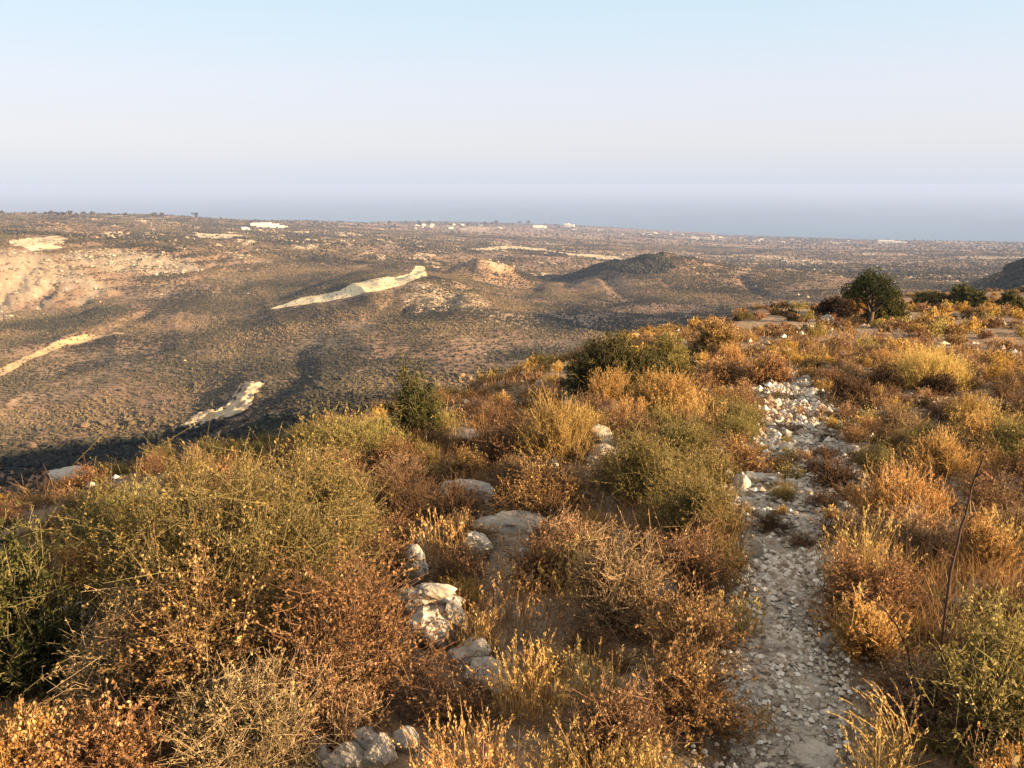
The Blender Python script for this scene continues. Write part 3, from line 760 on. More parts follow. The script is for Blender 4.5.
# ------------------------------------------------------------------ the bushes one can point to
H_ = [
 # kind, foot px, foot py, width px, height px, label
 ("olive", 230, 655, 320, 228, "largest olive green bush, feathery and upright, behind the rust one at lower left"),
 ("olive", 325, 560, 130, 125, "yellow olive bush filling the gap right of the largest olive bush"),
 ("olive", 120, 575, 130, 105, "sparse yellow green bush at the brink beside the dark evergreen"),
 ("rust", 335, 728, 240, 200, "biggest orange rust bush, rounded, left of the white boulder"),
 ("rust", 205, 722, 215, 185, "red brown rust bush in front of the largest olive bush"),
 ("twiggy", 128, 712, 120, 120, "pale grey bush of curled bare twigs beside the shaded bluish rock"),
 ("twiggy", 235, 772, 150, 100, "tangled bush with pale curled twig ends at the bottom edge, lower left"),
 ("mixed", 315, 748, 110, 100, "grey and olive twiggy bush above the cluster of grey stones"),
 ("rust", 100, 800, 150, 85, "sunlit orange bush with beaded seed heads at the bottom left edge"),
 ("gold", 12, 800, 110, 70, "golden bush cut by the lower left corner of the view"),
 ("evergreen", 14, 690, 150, 190, "dark evergreen bush in the shade at the left edge"),
 ("gold", 75, 605, 46, 85, "slim upright orange dry shrub between evergreen and pale twiggy bush"),
 ("mixed", 175, 620, 120, 80, "shaded grey twiggy bush under the largest olive bush"),
 ("evergreen", 416, 442, 60, 92, "small dark conical evergreen standing against the valley shadow"),
 ("olive", 430, 440, 60, 24, "low bright yellow green bush at the foot of the dark cone"),
 ("olive", 372, 452, 60, 28, "low olive bush at the brink left of the dark cone"),
 ("rust", 397, 474, 56, 34, "small round rust bush right of the yellow olive bush"),
 ("rust", 460, 482, 60, 32, "small rust bush just above the shaded grey slab"),
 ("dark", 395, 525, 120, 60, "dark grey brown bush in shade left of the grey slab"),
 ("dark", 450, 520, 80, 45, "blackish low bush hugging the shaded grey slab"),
 ("rust", 545, 522, 140, 60, "broad rust and brown bush below the golden thyme bush"),
 ("gold", 556, 466, 116, 90, "tall golden thyme bush with upright spikes at the middle of the brink"),
 ("brown", 503, 468, 74, 70, "purplish brown bush leaning on the golden thyme bush"),
 ("olive", 650, 506, 120, 84, "yellow olive mound beside the pale rocks, right of the golden thyme bush"),
 ("gold", 665, 420, 100, 58, "orange gold bush on the crest below the long green bush"),
 ("evergreen", 615, 396, 136, 72, "long dark green bush on the brink with golden tips"),
 ("olive", 672, 384, 60, 64, "green yellow upright bush at the right end of the long green bush"),
 ("rust", 715, 352, 52, 36, "round orange rust bush on the skyline right of the green bushes"),
 ("rust", 722, 316 + 70, 60, 26, "low rust bush below the skyline rust bush"),
 ("rust", 770, 384, 56, 34, "orange rust bush above the first rubble of the footpath"),
 ("mixed", 620, 632, 120, 120, "brown olive twiggy bush in the middle, left of the footpath"),
 ("brown", 690, 600, 110, 110, "brown twiggy bush overhanging the left edge of the footpath"),
 ("olive", 700, 545, 90, 70, "small yellow olive bush beside the rubble of the footpath"),
 ("rust", 690, 740, 120, 100, "rust bush at the left edge of the pale bare path, nearest the viewer"),
 ("brown", 615, 770, 110, 80, "brown rust bush at the bottom edge left of the path"),
 ("rust", 545, 590, 90, 50, "orange bush with straw tips behind the standing yellow grass"),
 ("rust", 382, 585, 80, 60, "golden rust bush left of the grey upright stone"),
 ("rust", 872, 625, 104, 95, "tall stemmed rust bush right of the footpath"),
 ("gold", 866, 662, 64, 52, "small orange gold bush at the right edge of the path"),
 ("gold", 905, 540, 120, 76, "wide golden brown bush on the right slope"),
 ("gold", 940, 478, 70, 46, "round orange gold bush above the wide golden brown one"),
 ("mixed", 915, 572, 110, 60, "purplish twiggy bush in front of the wide golden brown one"),
 ("olive", 1005, 765, 160, 165, "half shaded olive green bush in the lower right corner behind the dead stalk"),
 ("mixed", 930, 735, 90, 90, "grey brown thin bush around the foot of the dead stalk"),
 ("gold", 985, 580, 60, 70, "pale gold dry shrub behind the dead stalk"),
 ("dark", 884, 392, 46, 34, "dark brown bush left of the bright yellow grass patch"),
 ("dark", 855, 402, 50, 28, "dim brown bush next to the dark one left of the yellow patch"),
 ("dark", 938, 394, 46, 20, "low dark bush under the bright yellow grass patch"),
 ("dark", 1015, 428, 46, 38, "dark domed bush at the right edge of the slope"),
 ("dark", 835, 490, 56, 32, "dark brown bush beside the bright stones on the path"),
 ("rust", 740, 474, 70, 44, "orange rust bush at the left of the path rubble"),
 ("green", 885, 322, 52, 34, "olive green shrub at the right foot of the carob tree"),
 ("dark", 836, 318, 44, 26, "dark shrub at the left foot of the carob tree"),
 ("gold", 856, 316, 26, 24, "small golden shrub under the carob tree"),
 ("green", 968, 306, 44, 22, "green shrub on the right skyline, left of the dark hill"),
 ("olive", 935, 306, 40, 16, "low olive shrub on the skyline between carob tree and dark hill"),
 ("green", 1012, 312, 36, 20, "green shrub on the skyline at the right edge"),
]
for i, (kd, px, py, w_, h_, lab) in enumerate(H_):
    hero(kd, px, py, w_, h_, lab, 100 + i, rate=1.5 if i < 8 else 1.15)
# ------------------------------------------------------------------ stones
def rock_mesh(seed, dims, sub=3, planes=14, rough=0.05):
    import bmesh
    rng = np.random.default_rng(seed)
    bm = bmesh.new(); bmesh.ops.create_icosphere(bm, subdivisions=sub, radius=1.0)
    v = np.array([p.co for p in bm.verts]); f = np.array([[q.index for q in p.verts] for p in bm.faces]); bm.free()
    n = unit(rng.normal(0, 1, (planes, 3))); dd = rng.uniform(0.55, 0.9, planes)
    u = unit(v)
    c = np.clip(u @ n.T, 1e-3, None)
    r = np.minimum((dd[None] / c).min(1), 1.1)
    p = u * r[:, None]
    nn = sum(noise(p[:, 0] * 3 + seed + p[:, 2] * 2.1, p[:, 1] * 3 + p[:, 2] * 1.7, s, seed) * a for s, a in ((1.6, 1.2), (0.6, 0.65), (0.25, 0.15)))
    p = p * (1 + rough * 2.2 * nn[:, None])
    return mesh_from("rock", p * np.array(dims) * 0.5, f, LIME, None, False)
k = N("weathered_limestone", 0.92)
pos = k.n("ShaderNodeTexCoord").outputs["Object"]
r1 = k.noise(7.0, 6, 0.7, vec=pos); r2 = k.noise(40.0, 4, 0.7, vec=pos); r3 = k.noise(2.5, 3, 0.6, vec=pos)
col = k.ramp(r1, [(0.28, (0.22, 0.18, 0.14)), (0.5, (0.36, 0.31, 0.25)), (0.7, (0.54, 0.48, 0.40))])
col = k.mix(k.ramp(r3, [(0.48, (0, 0, 0)), (0.66, (0.85, 0.85, 0.85))]), col, (0.17, 0.14, 0.11))
col = k.mix(k.ramp(r2, [(0.56, (0, 0, 0)), (0.68, (0.6, 0.6, 0.6))]), col, (0.12, 0.10, 0.085))
hs = k.n("ShaderNodeHueSaturation")
k.l(k.math('ADD', k.math('MULTIPLY', k.n("ShaderNodeObjectInfo").outputs["Random"], 0.5), 0.72), hs.inputs["Value"]); k.l(col, hs.inputs["Color"])
k.color(hs.outputs[0]); k.bump(k.math('ADD', r1, k.math('MULTIPLY', r2, 0.4)), 0.7, 0.02)
LIME = k.m
def stone(px, py, wpx, hpx, label, seed, depth=0.8, rz=0.3, tilt=0.0, sink=0.18, group=None, name="rock", cat="rock", planes=8, rough=0.10):
    if hpx > wpx * 1.1: hpx *= 0.85
    p = on_ground(px, py); m = px_size(*p)
    w, h = wpx * m * 1.1, hpx * m / 0.95
    o = link(name, rock_mesh(seed, (w, w * depth, h * (1 + sink)), 4 if wpx > 24 else 3, planes, rough))
    o.location = (p[0], p[1] + w * depth * 0.3, G(*p) + h * (0.5 - sink * 0.5)); o.rotation_euler = (tilt, tilt * 0.4, rz)
    tag(o, label, cat, group)
    taken.append((p[0], p[1] + 0.2 * w, w * 0.5))
    return o
# the split white boulder: a broad body, a slab lying across its top over a dark gap, a bright flake at the right
p = on_ground(436, 652); m = px_size(*p)
t = bpy.data.objects.new("boulder", None); C.objects.link(t); t.location = (p[0], p[1], G(*p))
tag(t, "split white boulder with a dark gap under its top slab", "boulder")
taken.append((p[0], p[1] + 0.1, 0.3))
for nm, dims, loc, rot, sd in (("boulder_body", (50, 46, 50), (-4, 20, 10), (0.25, 0.1, 0.2), 3), ("top_slab", (42, 30, 17), (-4, 32, 50), (-0.30, 0.10, 0.25), 6),
                               ("side_flake", (22, 40, 50), (19, 26, 22), (0.1, -0.35, 0.1), 8), ("boulder_back", (60, 34, 44), (-6, 52, 22), (0, 0, 0.3), 11)):
    o = link(nm, rock_mesh(sd, [q * m for q in dims], 4, 8, 0.09), t); o.location = [q * m for q in loc]; o.rotation_euler = rot
for i, a in enumerate([
 (478, 560, 30, 26, "bright cream angular rock right above the split boulder"),
 (416, 584, 30, 32, "grey upright stone behind the split boulder"),
 (408, 610, 20, 22, "small grey stone touching the back of the split boulder"),
 (508, 532, 64, 10, "long flat grey slab above the bright cream rock", 0.6),
 (524, 566, 20, 16, "cream stone half hidden at the left of the orange grass"),
 (598, 450, 36, 20, "pale rock at the left edge of the yellow olive mound"),
 (607, 464, 40, 14, "flat cream slab under the yellow olive mound"),
 (566, 456, 13, 8, "small white stone under the golden thyme bush"),
 (555, 470, 9, 12, "little round pale stone in the broad rust bush"),
 (468, 668, 48, 24, "grey brown slab in shade below the split boulder", 0.8),
 (482, 696, 52, 26, "rounded grey rock in shade under the grey brown slab", 0.8),
 (350, 732, 18, 18, "cream stone topping the cluster at the bottom edge"),
 (357, 752, 32, 24, "tan stone in the middle of the cluster at the bottom edge"),
 (319, 762, 24, 22, "light grey stone at the left end of the cluster at the bottom edge"),
 (376, 766, 34, 24, "grey stone at the lower right of the cluster at the bottom edge"),
 (345, 772, 40, 22, "lowest grey stone of the cluster cut by the bottom edge"),
 (406, 752, 24, 30, "upright tan stone beside the yellow grass at the bottom edge"),
 (58, 650, 60, 40, "bluish grey rock in deep shade below the dark evergreen", 0.9),
 (60, 482, 46, 6, "thin pale ledge at the brink far left", 0.8),
 (452, 440, 46, 8, "flat pale slab behind the small rust bushes", 0.8),
 (466, 506, 54, 22, "broad grey slab lying in shade in the middle", 0.8),
 (742, 492, 18, 18, "upright white stone at the left edge of the path rubble"),
 (756, 486, 26, 12, "white rock beside the upright stone in the path rubble"),
 (720, 458, 10, 10, "white stone above the orange bush left of the path"),
 (832, 452, 13, 9, "left of the two bright white stones beside the dark brown bush"),
 (852, 456, 20, 9, "right and longer of the two bright white stones beside the dark brown bush"),
 (828, 322, 11, 7, "white block standing alone near the carob tree"),
 (757, 560, 13, 22, "tall narrow white stone at the left side of the path"),
 (816, 766, 46, 20, "large smooth pale rock at the bottom of the path"),
 (668, 600, 26, 16, "grey rock under the brown twiggy bush"),
 (640, 381, 38, 9, "pale slab on the crest right under the long green bush", 0.9),
 (838, 556, 14, 10, "white stone right of the path under the rust bush"),
 (828, 650, 18, 16, "cream stone at the right edge of the path by the orange gold bush"),
 (858, 645, 12, 12, "small cream stone behind the orange gold bush"),
 (985, 592, 26, 10, "pale stone on the bare patch at the right edge"),
 (965, 610, 30, 12, "grey flat stone on the bare patch near the dead stalk"),
 ]):
    px, py, w_, h_, lab = a[:5]
    stone(px, py, w_, h_, lab, 40 + i, a[5] if len(a) > 5 else 0.8, rz=0.4 * math.sin(i * 2.3), sink=0.45)

# stones strewn along the path and over the slope
protos = [rock_mesh(300 + i, (1, random.Random(i).uniform(.6, 1.0), random.Random(i + 50).uniform(.4, .75)), 2, 10, 0.05) for i in range(9)]
rng = np.random.default_rng(21)
n_st = 0
for _ in range(6000):
    if n_st >= 290: break
    py = 372 + 400 * rng.uniform() ** 1.15
    if rng.uniform() < 0.75: px = 785 + rng.normal(0, 42)
    else: px = rng.uniform(380, 1023)
    if py > 560 and rng.uniform() < 0.55: continue
    p = on_ground(px, py)
    if p is None: continue
    m = px_size(*p); pd, pw = path_coord(*p); on_path = float(pd) < float(pw) * 1.25
    s = m * rng.uniform(4.5, 11) * (1.3 if rng.uniform() < 0.2 else 1)
    if s > 0.26: continue
    if not free(p[0], p[1], s * 0.5, 0.5): continue
    o = link("stone", protos[n_st % 9]); sz = s * rng.uniform(0.8, 1.2)
    o.location = (p[0], p[1], G(*p) + sz * 0.12); o.rotation_euler = (rng.normal(0, .15), rng.normal(0, .15), rng.uniform(0, 6.28)); o.scale = (s, s, sz)
    if on_path: tag(o, "small pale limestone chunk lying loose on the stony footpath", "stone", "loose stones on the footpath")
    elif px > 785: tag(o, "small pale limestone chunk between bushes right of the footpath", "stone", "loose stones on the right slope")
    else: tag(o, "small pale limestone chunk between bushes left of the footpath", "stone", "loose stones left of the path")
    n_st += 1

# gravel and chips
k = N("limestone_gravel"); k.color(k.ramp(k.attr("tint"), [(0, (0.12, 0.085, 0.06)), (0.35, (0.27, 0.205, 0.145)), (0.65, (0.50, 0.43, 0.34)), (1, (0.70, 0.64, 0.55))]))
n = 90000
d = np.exp(rng.uniform(math.log(1.2), math.log(40), n)); a = np.radians(rng.uniform(-44, 44, n)); x, y = d * np.sin(a), d * np.cos(a)
pd, pw = path_coord(x, y)
ed = pd / np.maximum(pw, .03)
dens = 0.10 + 0.9 * smooth(3.4, 0.8, ed) * (y < 18) + 0.5 * smooth(0.1, 0.3, noise(x, y, 2.5, 201)) * smooth(0, 2, x) 
dens *= 0.35 + 0.65 * smooth(2.5, 4.5, d)
nx_ = int(75000)
yy = np.exp(rng.uniform(math.log(1.2), math.log(17), nx_)); c_ = np.interp(yy, PATH[0], PATH[1]); w_ = np.interp(yy, PATH[0], PATH[2])
xx = c_ + rng.normal(0, 0.62, nx_) * w_
okk = rng.uniform(0, 1, n) < dens
x = np.concatenate([x[okk], xx]); y = np.concatenate([y[okk], yy])
d = np.hypot(x, y)
keep = rng.uniform(0, 1, len(x)) < (0.12 + 0.88 * smooth(-0.12, 0.22, fbm(x, y, 0.9, 3, 205))) * (0.30 + 0.70 * smooth(2.6, 4.2, d)); x, y, d = x[keep], y[keep], d[keep]
size = np.clip(d * 0.0021, 0.006, 0.06) * (0.6 + 5.2 * rng.uniform(0, 1, len(x)) ** 4.2)
V, F = lumps(rng, np.stack([x, y, H(x, y) + 0.01 + size * 0.05], 1), size, size * 0.7, ICO_V if False else OCT_V, OCT_F)
tint = np.repeat(np.clip(rng.normal(0.5, 0.24, len(x)), 0, 1), len(OCT_V))
tag(link("gravel", mesh_from("gravel", V, F, k.m, {"tint": tint})), "pale limestone chips and gravel over the path and bare soil", "gravel", kind="stuff")
# ------------------------------------------------------------------ dry grass
def blades(rng, P, Ht, lean, wd, segs=4, arch=0.35):
    """narrow tapering ribbons: P foot points, Ht heights"""
    n = len(P)
    a = rng.uniform(0, 2 * np.pi, n); dr = np.stack([np.cos(a), np.sin(a), np.zeros(n)], 1)
    t = np.linspace(0, 1, segs)[None, :, None]
    L = lean[:, None, None]
    Q = P[:, None] + np.array([0, 0, 1.0]) * Ht[:, None, None] * (t - arch * L * t ** 2.2) + dr[:, None] * (L * Ht[:, None, None]) * t ** 1.7
    s = np.stack([-dr[:, 1], dr[:, 0], np.zeros(n)], 1)[:, None]
    th = rng.uniform(0, np.pi, n)[:, None, None]
    s = s * np.cos(th) + dr[:, None] * np.sin(th)
    wv = wd[:, None, None] * np.array([1, 0.8, 0.55, 0.12] if segs == 4 else np.linspace(1, .1, segs))[None, :, None] * 0.5
    V = np.stack([Q - s * wv, Q + s * wv], 2).reshape(-1, 3)
    base = (np.arange(n) * segs * 2)[:, None] + (np.arange(segs - 1) * 2)[None]
    F = np.stack([base, base + 1, base + 3, base + 2], -1).reshape(-1, 4)
    return V, F, Q
GRASS = leaf_material("dry_grass_blade", [(0.0, (0.10, 0.055, 0.025)), (0.35, (0.24, 0.14, 0.055)), (0.65, (0.40, 0.26, 0.10)), (1.0, (0.58, 0.44, 0.20))], 0.35, 0.12)
GOLDG = leaf_material("yellow_grass_blade", [(0.0, (0.22, 0.12, 0.04)), (0.4, (0.38, 0.225, 0.075)), (0.7, (0.54, 0.35, 0.13)), (1.0, (0.66, 0.49, 0.23))], 0.4, 0.12)
rng = np.random.default_rng(77)
n = 230000
d = np.exp(rng.uniform(math.log(1.3), math.log(34), n)); a = np.radians(rng.uniform(-62, 62, n)); x, y = d * np.sin(a), d * np.cos(a)
pd, pw = path_coord(x, y)
dens = 0.06 + 0.94 * smooth(-0.10, 0.25, fbm(x, y, 1.7, 3, 301))
dens = dens * smooth(0.75, 1.5, pd / np.maximum(pw, .03) + (y > 20) * 2 + 0.9 * smooth(4.4, 7, y) * smooth(-.05, .2, noise(x, y, .8, 307)))
okk = rng.uniform(0, 1, n) < dens; x, y, d = x[okk], y[okk], d[okk]
x = x + rng.normal(0, .02, len(x))
hh = (0.07 + 0.17 * smooth(-0.1, 0.3, fbm(x, y, 2.3, 2, 303))) * rng.uniform(0.5, 1.5, len(x)) * (1 + 0.25 * smooth(8, 25, d))
V, F, Q = blades(rng, np.stack([x, y, H(x, y) - 0.01], 1), hh, rng.uniform(0.1, 0.9, len(x)), np.clip(d * 0.0011, 0.0022, 0.03) * rng.uniform(0.7, 1.5, len(x)), 3)
tint = np.repeat(np.clip(0.36 + 0.5 * fbm(x, y, 1.2, 2, 305) + rng.normal(0, 0.17, len(x)), 0, 1), 6)
tag(link("dry_grass", mesh_from("dry_grass", V, F, GRASS, {"tint": tint})), "thin dry straw grass between the bushes", "grass", kind="stuff")
# fallen twigs and leaf litter
n = 60000
d = np.exp(rng.uniform(math.log(1.3), math.log(22), n)); a = np.radians(rng.uniform(-44, 44, n)); x, y = d * np.sin(a), d * np.cos(a)
pd, pw = path_coord(x, y); okk = rng.uniform(0, 1, n) < 0.08 + 0.92 * smooth(0.7, 1.4, pd / np.maximum(pw, .03)); x, y, d = x[okk], y[okk], d[okk]
Dv = np.stack([rng.normal(0, 1, len(x)), rng.normal(0, 1, len(x)), rng.normal(0, .18, len(x))], 1)
LV, LF = leaves(rng, np.stack([x, y, H(x, y) + 0.008 + 0.01 * rng.uniform(0, 1, len(x))], 1), Dv, np.clip(d * 0.006, 0.015, 0.09) * rng.uniform(.5, 1.6, len(x)), np.clip(d * 0.0018, 0.004, 0.03))
tag(link("leaf_litter", mesh_from("leaf_litter", LV, LF, LEAF["brown"], {"tint": np.repeat(rng.uniform(0, 1, len(x)), 4)})), "fallen twigs and dead leaves on the soil", "litter", kind="stuff")

def tuft_geometry(seed, w, h, n, heads, wd=0.0035, lean=0.35, edge=0.25):
    rng = np.random.default_rng(seed)
    r = w * 0.5 * np.sqrt(rng.uniform(0, 1, n)); a = rng.uniform(0, 2 * np.pi, n)
    P = np.stack([r * np.cos(a), r * np.sin(a), np.full(n, -0.03)], 1)
    Ht = h * rng.uniform(0.45, 1.08, n) * (1 - edge * (r / (w * .5)) ** 2)
    V, F, Q = blades(rng, P, Ht, lean * rng.uniform(0.1, 1.4, n), wd * rng.uniform(.7, 1.4, n), 4)
    tb = np.repeat(np.clip(0.42 + rng.normal(0, .18, n), 0, 1), 8) * 0.75 + 0.25 * np.tile(np.repeat(np.linspace(0.1, 1, 4), 2), n)
    m = int(n * heads); pick = rng.choice(n, m, replace=False)
    k_ = 9; tp = np.repeat(Q[pick, -1], k_, 0); dd = np.repeat(unit(Q[pick, -1] - Q[pick, -2]), k_, 0)
    off = np.tile(np.linspace(-0.05, 0.012, k_), m) * h / 0.35 * 0.8
    c = tp + dd * off[:, None] + rng.normal(0, wd, (m * k_, 3))
    hs_ = min(wd / 0.0035, 1.9); LV, LF = leaves(rng, c, dd + rng.normal(0, .35, dd.shape), 0.016 * hs_, 0.006 * hs_)
    return (V, F, tb), (LV, LF, np.repeat(np.clip(0.62 + rng.normal(0, .15, m * k_), 0, 1), 4))
def tuft(px, py, wpx, hpx, n, label, seed, mat=None, heads=0.6, lean=0.35, name="grass_tuft", wd=None, group=None):
    p = on_ground(px, py); m = px_size(*p)
    w, h = wpx * m, hpx * m
    (V, F, tb), (LV, LF, tl) = tuft_geometry(seed, w, h, n, heads, wd or max(0.0032, m * 0.9), lean, 0.8 if wpx > 50 and py < 400 else 0.25)
    t = bpy.data.objects.new(name, None); C.objects.link(t); t.location = (*p, G(*p)); t.empty_display_size = .1
    tag(t, label, "grass tuft", group)
    mt = mat or GRASS
    if name == "wild_oat":
        link("stems", mesh_from("stems", V, F, mt, {"tint": tb}), t)
        for q in range(len(LF) // 9):
            link("seed_head", mesh_from("seed_head", LV[q * 36:(q + 1) * 36], np.arange(36).reshape(9, 4), mt, {"tint": tl[q * 36:(q + 1) * 36]}), t)
    else:
        link("blades", mesh_from("blades", np.concatenate([V, LV]), np.concatenate([F, LF + len(V)]), mt, {"tint": np.concatenate([tb, tl])}), t)
    taken.append((p[0], p[1], w * 0.4))
    return t
for i, a in enumerate([
 (532, 712, 80, 85, 300, "brightest yellow standing grass, right of the grey brown slab", GOLDG),
 (468, 800, 110, 100, 360, "golden standing grass at the bottom edge right of the upright tan stone", GOLDG),
 (570, 800, 100, 90, 260, "orange brown standing grass at the bottom edge in the middle", None),
 (590, 702, 70, 75, 200, "straw coloured grass just right of the brightest yellow grass", None),
 (478, 655, 50, 60, 160, "rust tinted grass at the right side of the split boulder", None),
 (590, 585, 100, 50, 300, "low orange grass patch right of the flat grey slab", GOLDG),
 (520, 628, 120, 70, 240, "dim purplish brown grass behind the brightest yellow grass", None),
 (640, 800, 80, 80, 200, "brown grass at the bottom edge beside the nearest rust bush", None),
 (735, 632, 44, 50, 120, "straw grass tuft leaning over the left edge of the path", None),
 (860, 590, 70, 95, 150, "tall thin straw stems standing among the rust bush right of the path", None),
 (832, 518, 16, 16, 60, "tiny pale yellow tuft growing in the middle of the path rubble", GOLDG),
 (765, 728, 30, 40, 40, "few thin stems at the left of the bare path", None),
 (1000, 570, 60, 70, 160, "pale straw grass near the right edge behind the corner bush", None),
 (690, 428, 70, 40, 220, "golden grass on the crest beside the orange gold bush", GOLDG),
 (440, 560, 60, 60, 110, "thin grey stems rising in front of the shaded slab", None),
 ]):
    px, py, w_, h_, n_, lab, mt = a
    tuft(px, py, w_, h_, n_, lab, 600 + i, mt)
tuft(930, 387, 80, 47, 2600, "large bright yellow grass patch glowing on the right slope", 640, GOLDG, 0.4, 0.45, wd=0.011)
tuft(918, 366, 56, 26, 700, "pale yellow grass behind the large bright yellow patch", 641, GOLDG, 0.4, 0.45, wd=0.012)
# arching oat stems at the right side of the path
p = on_ground(897, 782); t = bpy.data.objects.new("wild_oat", None); C.objects.link(t); t.location = (*p, G(*p))
tag(t, "arching straw stems with beaded seed heads bending over the path", "grass tuft"); taken.append((*p, .15))
rng = np.random.default_rng(650); m = px_size(*p)
for i in range(26):
    a = rng.normal(0.55, 0.75); L = m * rng.uniform(80, 150); q = np.linspace(0, 1, 12)[:, None]
    dr = np.array([-math.sin(a), 0.35 * math.cos(a), 0]) * rng.uniform(.25, .6)
    b0 = np.array([rng.normal(0, .05), rng.normal(0, .04), -.03])
    P = b0 + L * (q * np.array([0, 0, 1.0]) * (1 - 0.22 * q ** 2) + dr * q ** 1.8)
    V, F = tubes(P[None], np.linspace(.0024, .0011, 12)[None], 4)
    st_ = link("stem", mesh_from("stem", V, F, GRASS, {"tint": np.full(len(V), rng.uniform(.45, .8))}, True), t)
    u_ = rng.uniform(6.6, 10.99, 18); i0 = u_.astype(int); c = P[i0] * (1 - (u_ - i0))[:, None] + P[np.minimum(i0 + 1, 11)] * (u_ - i0)[:, None] + rng.normal(0, .0022, (18, 3))
    LV, LF = leaves(rng, c, np.tile(unit(P[-1] - P[-3]), (18, 1)) + rng.normal(0, .3, (18, 3)), 0.014, 0.0055)
    link("seed_head", mesh_from("seed_head", LV, LF, GRASS, {"tint": np.repeat(rng.uniform(.5, .9, 18), 4)}), st_)
tuft(880, 800, 60, 100, 160, "short golden grass at the root of the arching stems", 651, GOLDG, 0.5, 0.4)

# dead thistle stalks, dark and bare
k = N("dead_stalk"); k.b.inputs["Base Color"].default_value = (0.055, 0.030, 0.022, 1); STALK = k.m
def stalk(pix, side, label, r0, seed):
    p0 = on_ground(*pix[0]); m = px_size(*p0); z = G(*p0)
    rng = np.random.default_rng(seed)
    pts = [upright(px, py, p0[1]) for px, py in pix]
    pts = np.array([(q[0] - p0[0], rng.normal(0, 0.012), q[1] - z) for q in pts]); pts[0] = (0, 0, -.03)
    kk = 16; u = np.linspace(0, len(pts) - 1, kk); P = np.stack([np.interp(u, np.arange(len(pts)), pts[:, i]) for i in range(3)], 1)
    P[1:-1] += rng.normal(0, 0.0025, (kk - 2, 3))
    t = bpy.data.objects.new("dead_stalk", None); C.objects.link(t); t.location = (*p0, z); tag(t, label, "dead stalk")
    V, F = tubes(P[None], np.linspace(r0, r0 * 0.45, kk)[None], 6)
    link("stem", mesh_from("stem", V, F, STALK, None, True), t)
    paths = []
    for (f, dx, dz) in side:
        i = int(f * (kk - 1)); q = P[i]; paths.append([q + np.array([dx, 0.3 * dx * (-1) ** len(paths), dz]) * s_ + np.array([0, 0, -0.02]) * s_ * s_ for s_ in np.linspace(0, 1, 6)])
    for q in range(len(paths)):
        V, F = tubes(np.array(paths[q:q + 1]), np.linspace(r0 * .5, r0 * .25, 6)[None], 5)
        link("side_twig", mesh_from("side_twig", V, F, STALK, None, True), t)
    for q in [p_[-1] for p_ in paths] + [P[-1]]:
        c = q + rng.normal(0, 0.008, (16, 3))
        LV, LF = leaves(rng, c, rng.normal(0, 1, c.shape), 0.018, 0.010)
        link("dry_flower_head", mesh_from("dry_flower_head", LV, LF, LEAF["brown"], {"tint": np.full(len(LV), .35)}), t)
    return t
stalk([(938, 735), (941, 640), (950, 570), (962, 530), (975, 490), (985, 452)], [(.62, .05, .06), (.8, .05, .05), (.72, -.04, .05), (.9, .03, .04), (.5, -.05, .04)], "tall dark dead stalk rising above the corner bush at lower right", 0.0062, 5)
stalk([(922, 715), (912, 660), (895, 625), (880, 605), (866, 590)], [(.7, -.03, .05), (.85, -.04, .03), (.55, .03, .05)], "short dark dead stalk leaning left toward the path", 0.0042, 6)
stalk([(956, 765), (957, 735), (952, 700), (956, 690)], [(.7, .03, .04), (.8, -.03, .03)], "short reddish dead stem in front of the corner bush", 0.004, 7)

# ------------------------------------------------------------------ the many bushes over the slope
rng = np.random.default_rng(5)
kinds = ["rust", "brown", "gold", "dark", "olive", "mixed"]
FILL = {}
for kd in kinds:
    FILL[kd] = []
    for j in range(3):
        w = 0.62; h = {"rust": .29, "brown": .27, "gold": .32, "dark": .26, "olive": .30, "mixed": .30}[kd]
        FILL[kd].append(bush_meshes(kd, 900 + 31 * j + len(kd) * 7, w, h, stems=int(KIND[kd]["stems"] * .75), leaf=(0.017, 0.0085), nleaf=int(KIND[kd]["nleaf"] * 1.6), lump=.35))
LAB = {"rust": "rust coloured spiny cushion bush", "brown": "brown thorny cushion bush", "gold": "straw gold upright bush", "dark": "dark brown low bush",
       "olive": "yellow green broom bush", "mixed": "grey brown twiggy bush"}
def zone(x, y):
    c, w_ = np.interp(y, PATH[0], PATH[1]), np.interp(y, PATH[0], PATH[2])
    d = math.hypot(x, y); side = "left of the footpath" if x < c else "right of the footpath"
    if y > 15: side = "on the upper left crest" if x < 7.0 else "on the open right slope"
    return side, ("nearest the viewer" if d < 4.5 else "in the middle distance" if d < 10 else "farther off" if d < 19 else "far along the ridge")
def pick_kind(x, y):
    v = float(fbm(np.array([x]), np.array([y]), 4.5, 2, 401)[0]) + rng.normal(0, 0.22)
    right = x > float(np.interp(y, PATH[0], PATH[1]))
    if rng.uniform() < 0.14: return "dark"
    if rng.uniform() < 0.10: return "mixed"
    if v < -0.42: return "olive" if rng.uniform() < .6 else "gold"
    if v < -0.08: return "brown"
    if v < 0.18: return "rust"
    return "gold"
cands = []
